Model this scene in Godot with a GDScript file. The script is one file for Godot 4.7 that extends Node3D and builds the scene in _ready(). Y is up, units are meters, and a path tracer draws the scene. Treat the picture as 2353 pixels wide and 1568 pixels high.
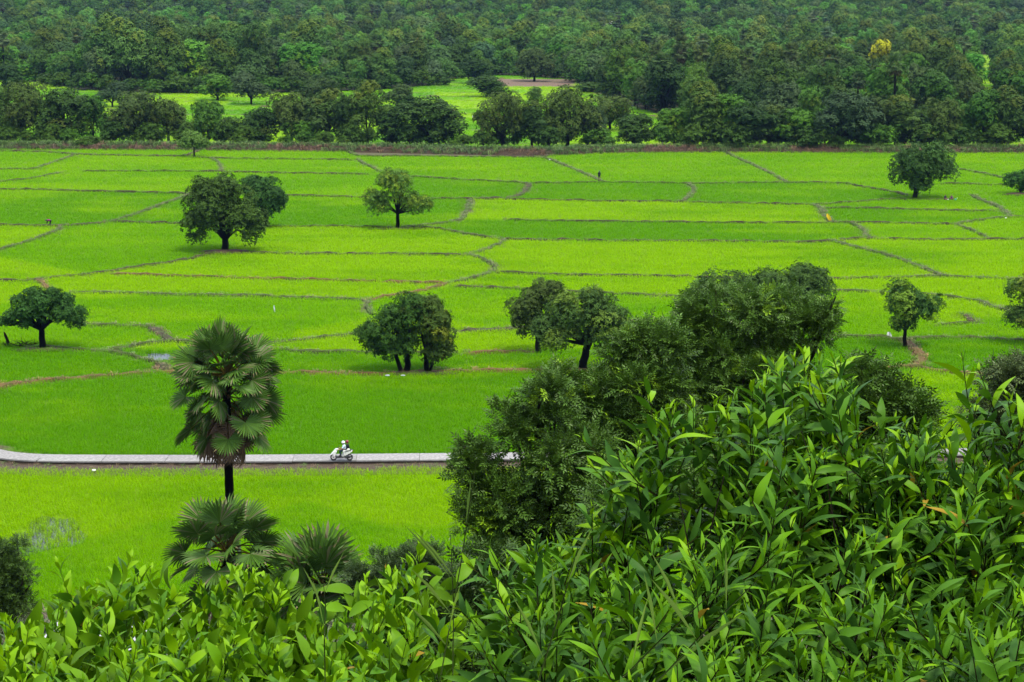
extends Node3D

# ---------- the lens: photograph positions are read on a 2353 x 1568 sheet ----------
const F := 4400.0
const CX := 1176.5
const CY := 784.0
const EYE := Vector3(0, 38.3, 0)
var pitch := atan(844.0 / 4400.0)
var fwd := Vector3(0, -sin(atan(844.0 / 4400.0)), -cos(atan(844.0 / 4400.0)))
var upv := Vector3(0, cos(atan(844.0 / 4400.0)), -sin(atan(844.0 / 4400.0)))
var rng := RandomNumberGenerator.new()
var taken := {}
var mats := {}
var n_big := FastNoiseLite.new()
var n_mid := FastNoiseLite.new()
var n_fine := FastNoiseLite.new()

class Buf:
	var v := PackedVector3Array()
	var n := PackedVector3Array()
	var c := PackedColorArray()
	var i := PackedInt32Array()
	func tri(a: Vector3, b: Vector3, d: Vector3, col: Color) -> void:
		var k := v.size()
		v.push_back(a); v.push_back(b); v.push_back(d)
		c.push_back(col); c.push_back(col); c.push_back(col)
		i.push_back(k); i.push_back(k + 1); i.push_back(k + 2)
	func quad(a: Vector3, b: Vector3, d: Vector3, e: Vector3, col: Color) -> void:
		var k := v.size()
		v.push_back(a); v.push_back(b); v.push_back(d); v.push_back(e)
		c.push_back(col); c.push_back(col); c.push_back(col); c.push_back(col)
		i.push_back(k); i.push_back(k + 1); i.push_back(k + 2)
		i.push_back(k); i.push_back(k + 2); i.push_back(k + 3)
	func leaf(p: Vector3, dir: Vector3, nrm: Vector3, l: float, w: float, col: Color) -> void:
		var side := dir.cross(nrm).normalized() * (w * 0.5)
		var mid := p + dir * (l * 0.45) - nrm * (l * 0.04)
		var tip := p + dir * l - nrm * (l * 0.16)
		var k := v.size()
		v.push_back(p); v.push_back(mid + side + nrm * (w * 0.12)); v.push_back(tip); v.push_back(mid - side + nrm * (w * 0.12))
		c.push_back(col); c.push_back(col); c.push_back(col); c.push_back(col)
		i.push_back(k); i.push_back(k + 1); i.push_back(k + 2)
		i.push_back(k); i.push_back(k + 2); i.push_back(k + 3)
	func tube(pts: Array, rad: Array, sides: int, col: Color) -> void:
		var k0 := v.size()
		var m := pts.size()
		for a in m:
			var t: Vector3 = (pts[mini(a + 1, m - 1)] - pts[maxi(a - 1, 0)]).normalized()
			var ref := Vector3.RIGHT if absf(t.x) < 0.8 else Vector3.FORWARD
			var x := t.cross(ref).normalized()
			var y := x.cross(t).normalized()
			for s in sides:
				var q := TAU * s / sides
				var o := x * cos(q) + y * sin(q)
				v.push_back(pts[a] + o * rad[a])
				n.push_back(o)
				c.push_back(col)
		for a in m - 1:
			for s in sides:
				var s2 := (s + 1) % sides
				var p0 := k0 + a * sides + s
				var p1 := k0 + a * sides + s2
				i.push_back(p0); i.push_back(p0 + sides); i.push_back(p1)
				i.push_back(p1); i.push_back(p0 + sides); i.push_back(p1 + sides)
		for e in [0, m - 1]:
			var k := v.size()
			v.push_back(pts[e]); c.push_back(col)
			n.push_back((pts[0] - pts[1]).normalized() if e == 0 else (pts[m - 1] - pts[m - 2]).normalized())
			for s in sides:
				i.push_back(k); i.push_back(k0 + e * sides + (s if e == 0 else (s + 1) % sides)); i.push_back(k0 + e * sides + ((s + 1) % sides if e == 0 else s))
	func box(a: Vector3, b: Vector3, col: Color) -> void:
		var p := [Vector3(a.x, a.y, a.z), Vector3(b.x, a.y, a.z), Vector3(b.x, a.y, b.z), Vector3(a.x, a.y, b.z), Vector3(a.x, b.y, a.z), Vector3(b.x, b.y, a.z), Vector3(b.x, b.y, b.z), Vector3(a.x, b.y, b.z)]
		for q in [[0, 1, 2, 3], [7, 6, 5, 4], [0, 4, 5, 1], [1, 5, 6, 2], [2, 6, 7, 3], [3, 7, 4, 0]]:
			quad(p[q[0]], p[q[1]], p[q[2]], p[q[3]], col)

func numbered(called: String) -> String:
	var k: int = taken.get(called, 0)
	taken[called] = k + 1
	return called if k == 0 else "%s_%03d" % [called, k]

func amesh(b: Buf, m: Material) -> ArrayMesh:
	var am := ArrayMesh.new()
	add_surface(am, b, m)
	return am

func add_surface(am: ArrayMesh, b: Buf, m: Material) -> void:
	var a := []
	a.resize(Mesh.ARRAY_MAX)
	a[Mesh.ARRAY_VERTEX] = b.v
	a[Mesh.ARRAY_COLOR] = b.c
	a[Mesh.ARRAY_INDEX] = b.i
	if b.n.size() == b.v.size():
		a[Mesh.ARRAY_NORMAL] = b.n
	am.add_surface_from_arrays(Mesh.PRIMITIVE_TRIANGLES, a)
	am.surface_set_material(am.get_surface_count() - 1, m)

func inst(mesh: Mesh, called: String, parent: Node3D, at := Transform3D()) -> MeshInstance3D:
	var o := MeshInstance3D.new()
	o.name = numbered(called) if parent == self else called
	o.mesh = mesh
	o.transform = at
	parent.add_child(o, true)
	return o

func part(b: Buf, called: String, m: Material, parent: Node3D) -> MeshInstance3D:
	return inst(amesh(b, m), called, parent)

func tag(o: Node, label: String, category := "", group := "", kind := "") -> Node:
	if label: o.set_meta("label", label)
	if category: o.set_meta("category", category)
	if group: o.set_meta("group", group)
	if kind: o.set_meta("kind", kind)
	return o

func thing(called: String, label: String, category: String, at := Vector3.ZERO, turn := 0.0, group := "") -> Node3D:
	var o := Node3D.new()
	o.name = numbered(called)
	add_child(o)
	o.position = at
	o.rotation.y = turn
	tag(o, label, category, group)
	return o

func structure(b: Buf, called: String, m: Material, label: String) -> MeshInstance3D:
	var o := part(b, called, m, self)
	tag(o, label, "", "", "structure")
	return o

func scatter(called: String, mesh: Mesh, xf: Array, cols: PackedColorArray, label: String, parent: Node3D = self) -> MultiMeshInstance3D:
	var mm := MultiMesh.new()
	mm.transform_format = MultiMesh.TRANSFORM_3D
	mm.use_colors = cols.size() > 0
	mm.mesh = mesh
	mm.instance_count = xf.size()
	for k in xf.size():
		mm.set_instance_transform(k, xf[k])
	if cols.size() > 0:
		for k in xf.size():
			mm.set_instance_color(k, cols[k])
	var o := MultiMeshInstance3D.new()
	o.name = numbered(called) if parent == self else called
	o.multimesh = mm
	parent.add_child(o, true)
	tag(o, label, "", "", "stuff")
	return o

# ---------- places ----------
func ray(px: float, py: float) -> Vector3:
	return fwd + Vector3.RIGHT * ((px - CX) / F) - upv * ((py - CY) / F)

func at(px: float, py: float, depth: float) -> Vector3:
	return EYE + ray(px, py) * depth

func gp(px: float, py: float, h := 0.0) -> Vector3:
	var r := ray(px, py)
	return EYE + r * ((h - EYE.y) / r.y)

func scale_at(p: Vector3) -> float:      # sheet pixels for a metre
	return F / (p - EYE).dot(fwd)

func hill(x: float, z: float) -> float:  # height of the land
	var d := -z
	var h := 0.0
	if d < 112.0:
		h = 36.7 * pow(1.0 - maxf(d, 0.0) / 112.0, 1.5)
		h += (n_mid.get_noise_2d(x * 1.5, z * 1.5)) * 0.5 * clampf((112.0 - d) / 30.0, 0.0, 1.0)
	elif d > 1000.0:
		h = 0.00012 * (d - 1000.0) * (d - 1000.0) * (1.0 + 0.25 * n_big.get_noise_2d(x * 0.1, 5.0))
		h = minf(h, 150.0)
	return h

# ---------- materials ----------
func noise_tex(freq: float, lo: float, hi: float, size := 256, oct := 4, sd := 3) -> NoiseTexture2D:
	var f := FastNoiseLite.new()
	f.noise_type = FastNoiseLite.TYPE_SIMPLEX_SMOOTH
	f.seed = sd
	f.frequency = freq
	f.fractal_octaves = oct
	var t := NoiseTexture2D.new()
	t.width = size; t.height = size
	t.seamless = true
	t.noise = f
	var g := Gradient.new()
	g.offsets = PackedFloat32Array([0.0, 1.0])
	g.colors = PackedColorArray([Color(lo, lo, lo), Color(hi, hi, hi)])
	t.color_ramp = g
	return t

func vmat(key: String, rough := 0.6, spec := 0.5, back := 0.0, tint := Color.WHITE) -> StandardMaterial3D:
	if mats.has(key):
		return mats[key]
	var m := StandardMaterial3D.new()
	m.resource_name = key
	m.vertex_color_use_as_albedo = true
	m.albedo_color = tint
	m.roughness = rough
	m.metallic_specular = spec
	m.cull_mode = BaseMaterial3D.CULL_DISABLED
	if back > 0.0:
		m.backlight_enabled = true
		m.backlight = Color(back, back, back).linear_to_srgb()
	mats[key] = m
	return m

func rough_mat(key: String, scale: float, rough := 0.85, bump := 3.0, lo := 0.55, hi := 1.0, freq := 0.03) -> StandardMaterial3D:
	if mats.has(key):
		return mats[key]
	var m := vmat(key, rough, 0.35)
	m.albedo_texture = noise_tex(freq, lo, hi)
	m.uv1_triplanar = true
	m.uv1_world_triplanar = true
	m.uv1_scale = Vector3.ONE * scale
	m.heightmap_enabled = true
	m.heightmap_scale = bump
	m.heightmap_texture = noise_tex(freq * 1.7, 0.0, 1.0, 256, 5, 8)
	return m

func rv(a: float) -> Vector3:
	return Vector3(rng.randf_range(-a, a), rng.randf_range(-a, a), rng.randf_range(-a, a))

func dirv() -> Vector3:
	var y := rng.randf_range(-1.0, 1.0)
	var q := rng.randf() * TAU
	var r := sqrt(1.0 - y * y)
	return Vector3(r * cos(q), y, r * sin(q))

func mul(c: Color, k: float) -> Color:
	return Color(c.r * k, c.g * k, c.b * k)

# ---------- trees ----------
# ells: [centre, radii]; gives clumps [centre, radius]
func clumps_of(ells: Array, per: int, rel: float) -> Array:
	var out := []
	for e in ells:
		var c: Vector3 = e[0]
		var r: Vector3 = e[1]
		var mean := (r.x + r.y + r.z) / 3.0
		for k in per:
			var d := dirv()
			if d.y < -0.35 and rng.randf() < 0.6:
				d.y = -d.y
			var q := rng.randf_range(0.5, 0.84)
			out.append([c + d * q * r, mean * rel * rng.randf_range(0.75, 1.3)])
		out.append([c, mean * rel * 1.4])
	return out

func crown_leaves(b: Buf, clumps: Array, total: int, l: float, w: float, base: Color, flush: Color, flush_share: float, stray := 0.14, loose := 0.4, vary := 1.0) -> void:
	# leaves sit in whorls at the twig ends
	var area := 0.0
	for k in clumps:
		area += k[1] * k[1]
	for k in clumps:
		var c: Vector3 = k[0]
		var r: float = k[1]
		var tint := mul(base, rng.randf_range(0.82, 1.2))
		if rng.randf() < flush_share:   # a whole clump in new leaf
			tint = mul(flush, rng.randf_range(0.6, 0.85))
		var n := int(total * r * r / area / 6.0)
		for j in n:
			var d := dirv()
			if d.y < -0.3 and rng.randf() < 0.45:
				d.y = -d.y
			var q := 1.0 - 0.45 * rng.randf() * rng.randf()
			if rng.randf() < stray:
				q = rng.randf_range(1.0, 1.3)
			var p := c + Vector3(d.x, d.y * 0.88, d.z) * (r * q)
			var axis := (d * 0.8 + Vector3(0, 0.3, 0) + rv(loose)).normalized()
			var ex := axis.cross(Vector3(0.31, 0.17, 0.93)).normalized()
			var ey := axis.cross(ex)
			var tone := mul(tint, 1.0 + rng.randf_range(-0.2, 0.22) * vary)
			var ph := rng.randf() * TAU
			for m in 6:
				var an := ph + m * 1.047 + rng.randf_range(-0.3, 0.3)
				var o := ex * cos(an) + ey * sin(an)
				var open := rng.randf_range(0.1, 0.75)
				var dd := (o + axis * open + Vector3(0, -0.25, 0)).normalized()
				var nn := (axis - o * open * loose).normalized()
				b.leaf(p + rv(l * 0.25), dd, nn, l * rng.randf_range(0.7, 1.25), w * rng.randf_range(0.8, 1.2), mul(tone, 1.0 + rng.randf_range(-0.14, 0.16) * vary))

func wood(b: Buf, foot: Vector3, fork: Vector3, clumps: Array, r0: float, limbs: int, col: Color, lean := Vector3.ZERO) -> void:
	var pts := []
	var rad := []
	for k in 6:
		var t := k / 5.0
		pts.append(foot.lerp(fork, t) + lean * sin(t * PI) + (rv(r0 * 0.25) if k > 0 and k < 5 else Vector3.ZERO))
		rad.append(r0 * (1.35 if k == 0 else lerpf(1.05, 0.8, t)))
	b.tube(pts, rad, 9, col)
	var step := maxi(1, clumps.size() / maxi(limbs, 1))
	for k in range(0, clumps.size(), step):
		var e: Vector3 = clumps[k][0]
		var m := fork.lerp(e, 0.45) + Vector3(0, (e - fork).length() * 0.08, 0) + rv((e - fork).length() * 0.08)
		var m2 := fork.lerp(e, 0.75) + rv((e - fork).length() * 0.05)
		b.tube([fork - (fork - foot).normalized() * r0 * 0.5, m, m2, e + (e - m) * 0.1], [r0 * 0.55, r0 * 0.3, r0 * 0.17, r0 * 0.06], 6, col)

const BARK := Color(0.3, 0.245, 0.195)

# a tree standing at a sheet position with its crown drawn as ellipses [cx, cy, rx, ry] on the sheet
func tree_px(called: String, label: String, bx: float, by: float, ells: Array, o: Dictionary) -> Node3D:
	rng.seed = hash(label)
	var foot := gp(bx, by)
	if o.has("depth"):
		foot = at(bx, by, o.depth)
	var s := scale_at(foot)
	var own := []
	for e in ells:
		var dz: float = e[4] if e.size() > 4 else 0.0
		var c := Vector3((e[0] - bx) / s, (by - e[1]) / s * 1.02, dz)
		own.append([c, Vector3(e[2] / s, e[3] / s, (e[2] + e[3]) * 0.5 / s)])
	if o.has("depth"):
		var g := hill(foot.x, foot.z)
		var rise := foot.y - g
		foot.y = g
		for e in own:
			e[0].y += rise
	var t := thing(called, label, o.get("category", "tree"), foot, 0.0, o.get("group", ""))
	var cl := clumps_of(own, o.get("per", 16), o.get("rel", 0.36) * 1.2)
	var tb := Buf.new()
	var fork := Vector3(o.get("fx", 0.0), o.get("fork", own[0][0].y * 0.45), 0)
	var bark: Color = o.get("bark", BARK)
	wood(tb, Vector3(0, -0.3, 0), fork, cl, o.get("r", 0.35) * 0.85, o.get("limbs", 14), bark, o.get("lean", Vector3.ZERO))
	for extra in o.get("stems", []):
		wood(tb, Vector3(extra[0], -0.2, 0), Vector3(extra[1], extra[2], 0), cl.slice(0, 6), extra[3], 4, bark)
	part(tb, "trunk", rough_mat("bark", 1.2, 0.9, 4.0, 0.65, 1.0), t)
	var b := Buf.new()
	crown_leaves(b, cl, int(o.get("leaves", 15000) * 1.25), o.get("l", 0.42), o.get("w", 0.18), o.get("col", Color(0.05, 0.08, 0.018)), o.get("flush", Color(0.16, 0.22, 0.03)), o.get("flush_share", 0.0), o.get("stray", 0.14), 0.35)
	part(b, "crown", vmat("leaf", 0.55, 0.2, 0.3), t)
	return t

# ---------- the paddies: a map of the plain, cell by cell ----------
const MX0 := -180.0
const MD0 := 108.0
const CELL := 0.6
const MW := 600
const MH := 560
var fmap := PackedInt32Array()
const RICE := [Color(0.112, 0.315, 0.0), Color(0.165, 0.385, 0.0), Color(0.25, 0.46, 0.0), Color(0.29, 0.36, 0.0)]

# [half width in metres, tone (0 earth, 1 weedy, 2 straw), points on the sheet]
const BUNDS := [
	[0.55, 0, [0, 348, 103, 350, 178, 356, 308, 359, 410, 360, 431, 357, 458, 347]],
	[0.45, 1, [171, 356, 147, 366, 109, 379, 79, 389, 68, 390, -40, 390]],
	[0.4, 1, [446, 362, 475, 364, 547, 366, 650, 367, 752, 368, 810, 369]],
	[0.45, 1, [482, 364, 499, 372, 506, 383, 508, 395]],
	[0.3, 1, [190, 395, 320, 395, 448, 395]],
	[0.45, 0, [448, 395, 513, 396, 632, 399, 804, 401, 854, 401]],
	[0.4, 1, [-30, 423, 0, 419, 68, 412, 113, 403, 150, 396]],
	[0.4, 0, [-40, 436, 0, 437, 62, 437, 113, 438, 188, 441, 290, 443, 383, 445, 430, 447]],
	[0.4, 0, [640, 451, 720, 452, 804, 454, 844, 455, 998, 458, 1073, 458, 1117, 457, 1169, 457]],
	[0.6, 0, [1169, 457, 1196, 449, 1211, 436, 1215, 425, 1199, 421]],
	[0.45, 1, [1199, 421, 1117, 417, 1025, 412, 953, 407, 926, 406]],
	[0.55, 1, [444, 444, 410, 458, 362, 475, 318, 492, 273, 506, 250, 511]],
	[0.45, 0, [250, 511, 205, 517, 143, 520, 110, 521, 0, 519, -60, 518]],
	[0.55, 0, [250, 511, 308, 513, 352, 514, 407, 515, 480, 519]],
	[0.35, 1, [598, 523, 677, 522, 804, 523, 857, 524, 912, 526]],
	[0.5, 1, [912, 526, 950, 522, 1015, 514, 1042, 511]],
	[0.65, 1, [1042, 511, 1063, 503, 1073, 483, 1080, 460]],
	[0.5, 1, [140, 521, 126, 533, 89, 548, 51, 560, 0, 576, -60, 594]],
	[0.4, 0, [103, 642, 222, 630, 301, 618, 393, 605, 468, 589, 513, 580]],
	[0.45, 0, [513, 580, 581, 583, 684, 585, 804, 586, 912, 586, 1015, 588, 1076, 587]],
	[0.5, 1, [1076, 587, 1104, 595, 1127, 607, 1138, 617, 1134, 625]],
	[0.5, 1, [1134, 625, 1100, 637, 1066, 646, 1028, 653]],
	[0.45, 2, [1028, 653, 981, 668, 912, 680, 851, 690]],
	[0.45, 1, [851, 690, 844, 699, 843, 710, 854, 724]],
	[0.4, 1, [1162, 552, 1148, 562, 1121, 574, 1083, 585]],
	[0.45, 1, [930, 525, 994, 526, 1028, 531, 1076, 540, 1117, 547, 1151, 551]],
	[0.4, 0, [1151, 551, 1254, 554, 1302, 553, 1391, 555, 1580, 556, 1721, 557, 1858, 559, 1909, 556, 1960, 551, 2004, 550, 2130, 553, 2267, 553, 2353, 552, 2420, 551]],
	[0.3, 2, [253, 632, 342, 635, 444, 638, 581, 642, 804, 648, 878, 649]],
	[0.5, 2, [878, 649, 981, 653, 1028, 653]],
	[0.4, 0, [-40, 648, 62, 647, 85, 644, 103, 642]],
	[0.55, 2, [86, 645, 101, 655, 109, 665]],
	[0.65, 1, [165, 675, 246, 675, 342, 678, 444, 681, 581, 682, 684, 687, 804, 690, 832, 692]],
	[0.5, 1, [793, 346, 810, 355, 833, 360, 875, 359]],
	[0.4, 0, [833, 360, 960, 360, 1083, 361, 1233, 362, 1281, 355]],
	[0.55, 1, [820, 367, 840, 379, 861, 389, 875, 396]],
	[0.5, 1, [1233, 362, 1261, 367, 1298, 381, 1339, 398, 1377, 415, 1390, 420]],
	[0.35, 1, [1215, 422, 1288, 422, 1377, 420, 1469, 421, 1580, 423, 1687, 422]],
	[0.4, 0, [1687, 422, 1807, 421, 1933, 422, 1977, 430, 2028, 438, 2069, 446, 2083, 452]],
	[0.45, 1, [1578, 422, 1592, 430, 1594, 442, 1578, 457, 1565, 464]],
	[0.5, 1, [1671, 352, 1690, 362, 1730, 380, 1770, 399, 1807, 420]],
	[0.3, 0, [1083, 458, 1339, 463, 1493, 465, 1551, 465]],
	[0.4, 0, [1551, 465, 1721, 469, 1807, 471, 1865, 471]],
	[0.7, 1, [1865, 471, 1885, 480, 1892, 493, 1909, 510, 1922, 512]],
	[0.35, 1, [1865, 473, 1960, 466, 2028, 461, 2083, 457]],
	[0.45, 0, [1892, 480, 2028, 481, 2130, 484, 2233, 486, 2296, 486]],
	[0.7, 1, [2233, 449, 2253, 461, 2284, 471, 2308, 486, 2321, 500]],
	[0.35, 1, [2205, 390, 2250, 398, 2300, 409, 2360, 418]],
	[0.3, 1, [2160, 424, 2233, 425, 2320, 427]],
	[0.35, 0, [1162, 507, 1288, 510, 1425, 511, 1580, 513, 1687, 514, 1858, 514, 1922, 513, 1960, 513, 2079, 515, 2147, 517, 2199, 517]],
	[0.4, 1, [2199, 517, 2233, 510, 2301, 502, 2353, 500, 2420, 498]],
	[0.5, 1, [1953, 514, 1980, 527, 1994, 544, 1997, 550]],
	[0.45, 1, [2199, 518, 2233, 531, 2260, 544, 2273, 552]],
	[0.65, 1, [1909, 555, 1960, 568, 2028, 585, 2096, 607, 2147, 628, 2171, 638]],
	[0.4, 0, [1134, 628, 1220, 631, 1357, 635, 1580, 638, 1640, 642, 1780, 644, 1926, 643, 2062, 640]],
	[0.55, 1, [2062, 640, 2130, 638, 2171, 637, 2233, 640, 2311, 643, 2400, 645]],
	[0.4, 0, [1039, 661, 1117, 663, 1196, 666, 1290, 672, 1391, 677, 1459, 679, 1521, 682]],
	[0.6, 1, [1521, 682, 1558, 685, 1640, 676, 1780, 668, 1922, 670, 2011, 674]],
	[0.6, 1, [2011, 674, 2130, 679, 2199, 687, 2250, 694, 2284, 708, 2353, 712]],
	[0.6, 1, [181, 748, 239, 750, 308, 752, 345, 753]],
	[0.9, 0, [345, 753, 362, 764, 383, 779, 393, 787]],
	[0.5, 1, [60, 803, 103, 801, 171, 805, 239, 808]],
	[0.7, 1, [239, 808, 290, 803, 308, 796, 376, 789, 427, 788, 540, 795, 643, 788]],
	[0.4, 1, [643, 788, 718, 781, 804, 772, 850, 766]],
	[0.55, 1, [239, 808, 290, 818, 342, 831, 372, 840]],
	[0.8, 0, [372, 838, 379, 847, 376, 855]],
	[0.6, 2, [-40, 903, 0, 894, 34, 885, 103, 878, 205, 870, 308, 861, 359, 855]],
	[0.6, 2, [359, 855, 386, 856, 444, 858, 598, 859, 684, 859, 800, 861]],
	[0.45, 1, [640, 805, 718, 813, 804, 811, 823, 813, 940, 815, 1066, 815]],
	[0.55, 2, [1066, 815, 1151, 812, 1237, 810]],
	[0.4, 2, [800, 861, 854, 863, 919, 861]],
	[0.6, 2, [919, 861, 981, 857, 1083, 856, 1168, 855, 1254, 856, 1329, 855, 1373, 859, 1408, 871, 1435, 895, 1500, 920, 1700, 940]],
	[0.8, 0, [1056, 763, 1117, 762, 1186, 758, 1250, 752]],
	[0.5, 1, [1250, 752, 1380, 745, 1459, 741, 1580, 740, 1700, 742]],
	[0.5, 1, [1920, 774, 1950, 776, 2028, 779, 2069, 784, 2096, 781, 2216, 779, 2353, 786, 2420, 789]],
	[0.85, 2, [2083, 786, 2110, 813, 2117, 834, 2096, 847]],
	[0.5, 2, [2000, 846, 2045, 848, 2096, 847, 2117, 849, 2199, 859, 2270, 868, 2353, 876, 2420, 882]],
	[0.7, 0, [2216, 726, 2229, 738, 2253, 741]],
	[0.4, 1, [2253, 741, 2199, 747, 2158, 748]],
	[0.35, 1, [2284, 708, 2330, 722, 2380, 735]],
]
const SEEDS := [
	1, 200, 352, 1, 60, 368, 1, 300, 378, 1, 620, 382, 1, 60, 405, 1, 250, 420, 1, 700, 425, 1, 1000, 385, 1, 1500, 385, 1, 2000, 385, 1, 2300, 380, 1, 1310, 372, 1, 2300, 440,
	0, 200, 475, 0, 330, 500, 0, 1050, 435, 0, 1000, 490, 0, 750, 490, 2, 40, 545, 1, 300, 560, 2, 750, 555, 2, 1040, 550, 0, 1300, 445, 0, 1800, 445, 1, 760, 435,
	2, 1500, 487, 0, 1500, 532, 2, 1500, 595, 0, 2050, 499, 1, 2000, 473, 1, 2060, 532, 1, 2320, 525, 1, 2340, 470, 2, 2200, 590, 0, 1880, 535,
	2, 600, 612, 2, 600, 662, 2, 300, 650, 2, 30, 662, 2, 1300, 652, 2, 2000, 656, 2, 2330, 610, 2, 1150, 600,
	1, 500, 722, 1, 1120, 700, 1, 1500, 715, 1, 1950, 725, 2, 2280, 678, 1, 250, 777, 2, 750, 797, 2, 1120, 785, 1, 2300, 765, 1, 1480, 765, 1, 30, 740, 2, 2190, 715,
	0, 100, 840, 0, 620, 835, 0, 1150, 835, 0, 2000, 815, 0, 2250, 830, 0, 500, 950, 0, 1000, 960, 2, 2200, 930, 2, 2200, 1000,
	2, 600, 1120, 2, 200, 1150, 2, 900, 1150, 1, 300, 1330, 1, 700, 1230, 2, 2000, 1150,
]
const ROAD := [-260, 985, -140, 1018, -60, 1040, 0, 1055, 55, 1061, 130, 1064, 300, 1064.5, 500, 1064.5, 800, 1062.5, 1050, 1060, 1500, 1056, 2000, 1051, 2450, 1047]
const BANK := [-260, 341, 0, 344, 400, 346, 800, 350, 1100, 356, 1250, 358, 1400, 353, 1600, 351, 2000, 352, 2600, 353]

func line_of(a: Array) -> Array:
	var out := []
	for k in range(0, a.size(), 2):
		out.append(gp(a[k], a[k + 1]))
	return out

func resample(p: Array, step: float) -> Array:
	var cv := Curve3D.new()
	for k in p.size():
		var t: Vector3 = (p[mini(k + 1, p.size() - 1)] - p[maxi(k - 1, 0)]) / 6.0
		var near: float = minf((p[k] - p[maxi(k - 1, 0)]).length() if k > 0 else 1e9, (p[mini(k + 1, p.size() - 1)] - p[k]).length() if k < p.size() - 1 else 1e9)
		t = t.limit_length(near / 3.0)
		cv.add_point(p[k], -t, t)
	var n := maxi(2, int(cv.get_baked_length() / step))
	var out := []
	for k in n + 1:
		out.append(cv.sample_baked(cv.get_baked_length() * k / n))
	return out

func mark(p: Vector3, r: float, val: int) -> void:
	var x0 := int((p.x - r - MX0) / CELL)
	var x1 := int((p.x + r - MX0) / CELL)
	var y0 := int((-p.z - r - MD0) / CELL)
	var y1 := int((-p.z + r - MD0) / CELL)
	for y in range(maxi(y0, 0), mini(y1, MH - 1) + 1):
		for x in range(maxi(x0, 0), mini(x1, MW - 1) + 1):
			fmap[y * MW + x] = val

func field_at(x: float, d: float) -> int:
	var a := int((x - MX0) / CELL)
	var b := int((d - MD0) / CELL)
	if a < 0 or b < 0 or a >= MW or b >= MH:
		return 2
	return fmap[b * MW + a]

func bank_d(x: float) -> float:      # how far out the bank runs at x
	return bank_line_d[clampi(int((x + 260.0) / 2.0), 0, bank_line_d.size() - 1)]

var bank_line_d := PackedFloat32Array()
var bund_lines := []
var road_line := []

func map_fields() -> void:
	fmap.resize(MW * MH)
	fmap.fill(0)
	for bnd in BUNDS:
		var l := resample(line_of(bnd[2]), 0.5)
		bund_lines.append(l)
		for p in l:
			mark(p, bnd[0] * 0.5, -1)
	road_line = resample(line_of(ROAD), 1.0)
	for p in road_line:
		mark(p, 1.7, -3)
		mark(p + Vector3(0, 0, 1.6), 1.0, -3)
	var bl := resample(line_of(BANK), 1.0)
	bank_line_d.resize(260)
	var j := 0
	for k in 260:
		var x := -260.0 + k * 2.0
		while j < bl.size() - 2 and bl[j + 1].x < x:
			j += 1
		bank_line_d[k] = -bl[j].z
	for y in MH:
		for x in MW:
			var d := MD0 + y * CELL
			if d > bank_d(MX0 + x * CELL) - 0.4:
				fmap[y * MW + x] = -4
	var queue := PackedInt32Array()
	for k in range(0, SEEDS.size(), 3):
		var p := gp(SEEDS[k + 1], SEEDS[k + 2])
		var a := int((p.x - MX0) / CELL)
		var b := int((-p.z - MD0) / CELL)
		if a >= 0 and b >= 0 and a < MW and b < MH and fmap[b * MW + a] == 0:
			fmap[b * MW + a] = SEEDS[k] + 1 + 4 * (k / 3 + 1)
			queue.push_back(b * MW + a)
	var h := 0
	while h < queue.size():
		var q := queue[h]
		h += 1
		var x := q % MW
		var v := fmap[q]
		if x > 0 and fmap[q - 1] == 0:
			fmap[q - 1] = v; queue.push_back(q - 1)
		if x < MW - 1 and fmap[q + 1] == 0:
			fmap[q + 1] = v; queue.push_back(q + 1)
		if q >= MW and fmap[q - MW] == 0:
			fmap[q - MW] = v; queue.push_back(q - MW)
		if q < MW * (MH - 1) and fmap[q + MW] == 0:
			fmap[q + MW] = v; queue.push_back(q + MW)

func rice_col(x: float, d: float, f: int) -> Color:
	var k := (f - 1) % 4
	var c: Color = RICE[clampi(k, 0, 2)]
	var own := float((f / 4) * 7919 % 13) / 13.0 - 0.5
	var a := n_mid.get_noise_2d(x * 0.35, d * 1.1) * 1.3 + 0.5 * n_fine.get_noise_2d(x * 0.6, d) + 0.8 * n_fine.get_noise_2d(x * 0.07, d * 1.3)
	var b := n_big.get_noise_2d(x, d)
	c = c.lerp(RICE[2], clampf(0.5 * a + 0.85 * b + 0.25 * own, 0.0, 0.8))
	c = c.lerp(RICE[0], clampf(-0.55 * a - 0.85 * b - 0.2 * own, 0.0, 0.7))
	return c

# ---------- what lies beyond the bank: strips of rice, one bare plot, then the wood ----------
const FRONT := [-300, 186, 60, 184, 175, 206, 350, 214, 520, 213, 690, 212, 830, 208, 1000, 196, 1050, 180, 1100, 172, 1190, 174, 1320, 182, 1345, 206, 1400, 226, 1450, 246, 1560, 275, 1700, 292, 2100, 288, 2230, 270, 2353, 262, 2700, 262]
func front_d(px: float) -> float:
	var k := 0
	while k < FRONT.size() - 4 and FRONT[k + 2] < px:
		k += 2
	var t := clampf((px - FRONT[k]) / float(FRONT[k + 2] - FRONT[k]), 0.0, 1.0)
	return -gp(px, lerpf(FRONT[k + 1], FRONT[k + 3], t)).z

func bearing(x: float, d: float) -> float:   # the sheet column above a place on the plain
	return CX + F * x / (d * cos(pitch) + EYE.y * sin(pitch))

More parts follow.
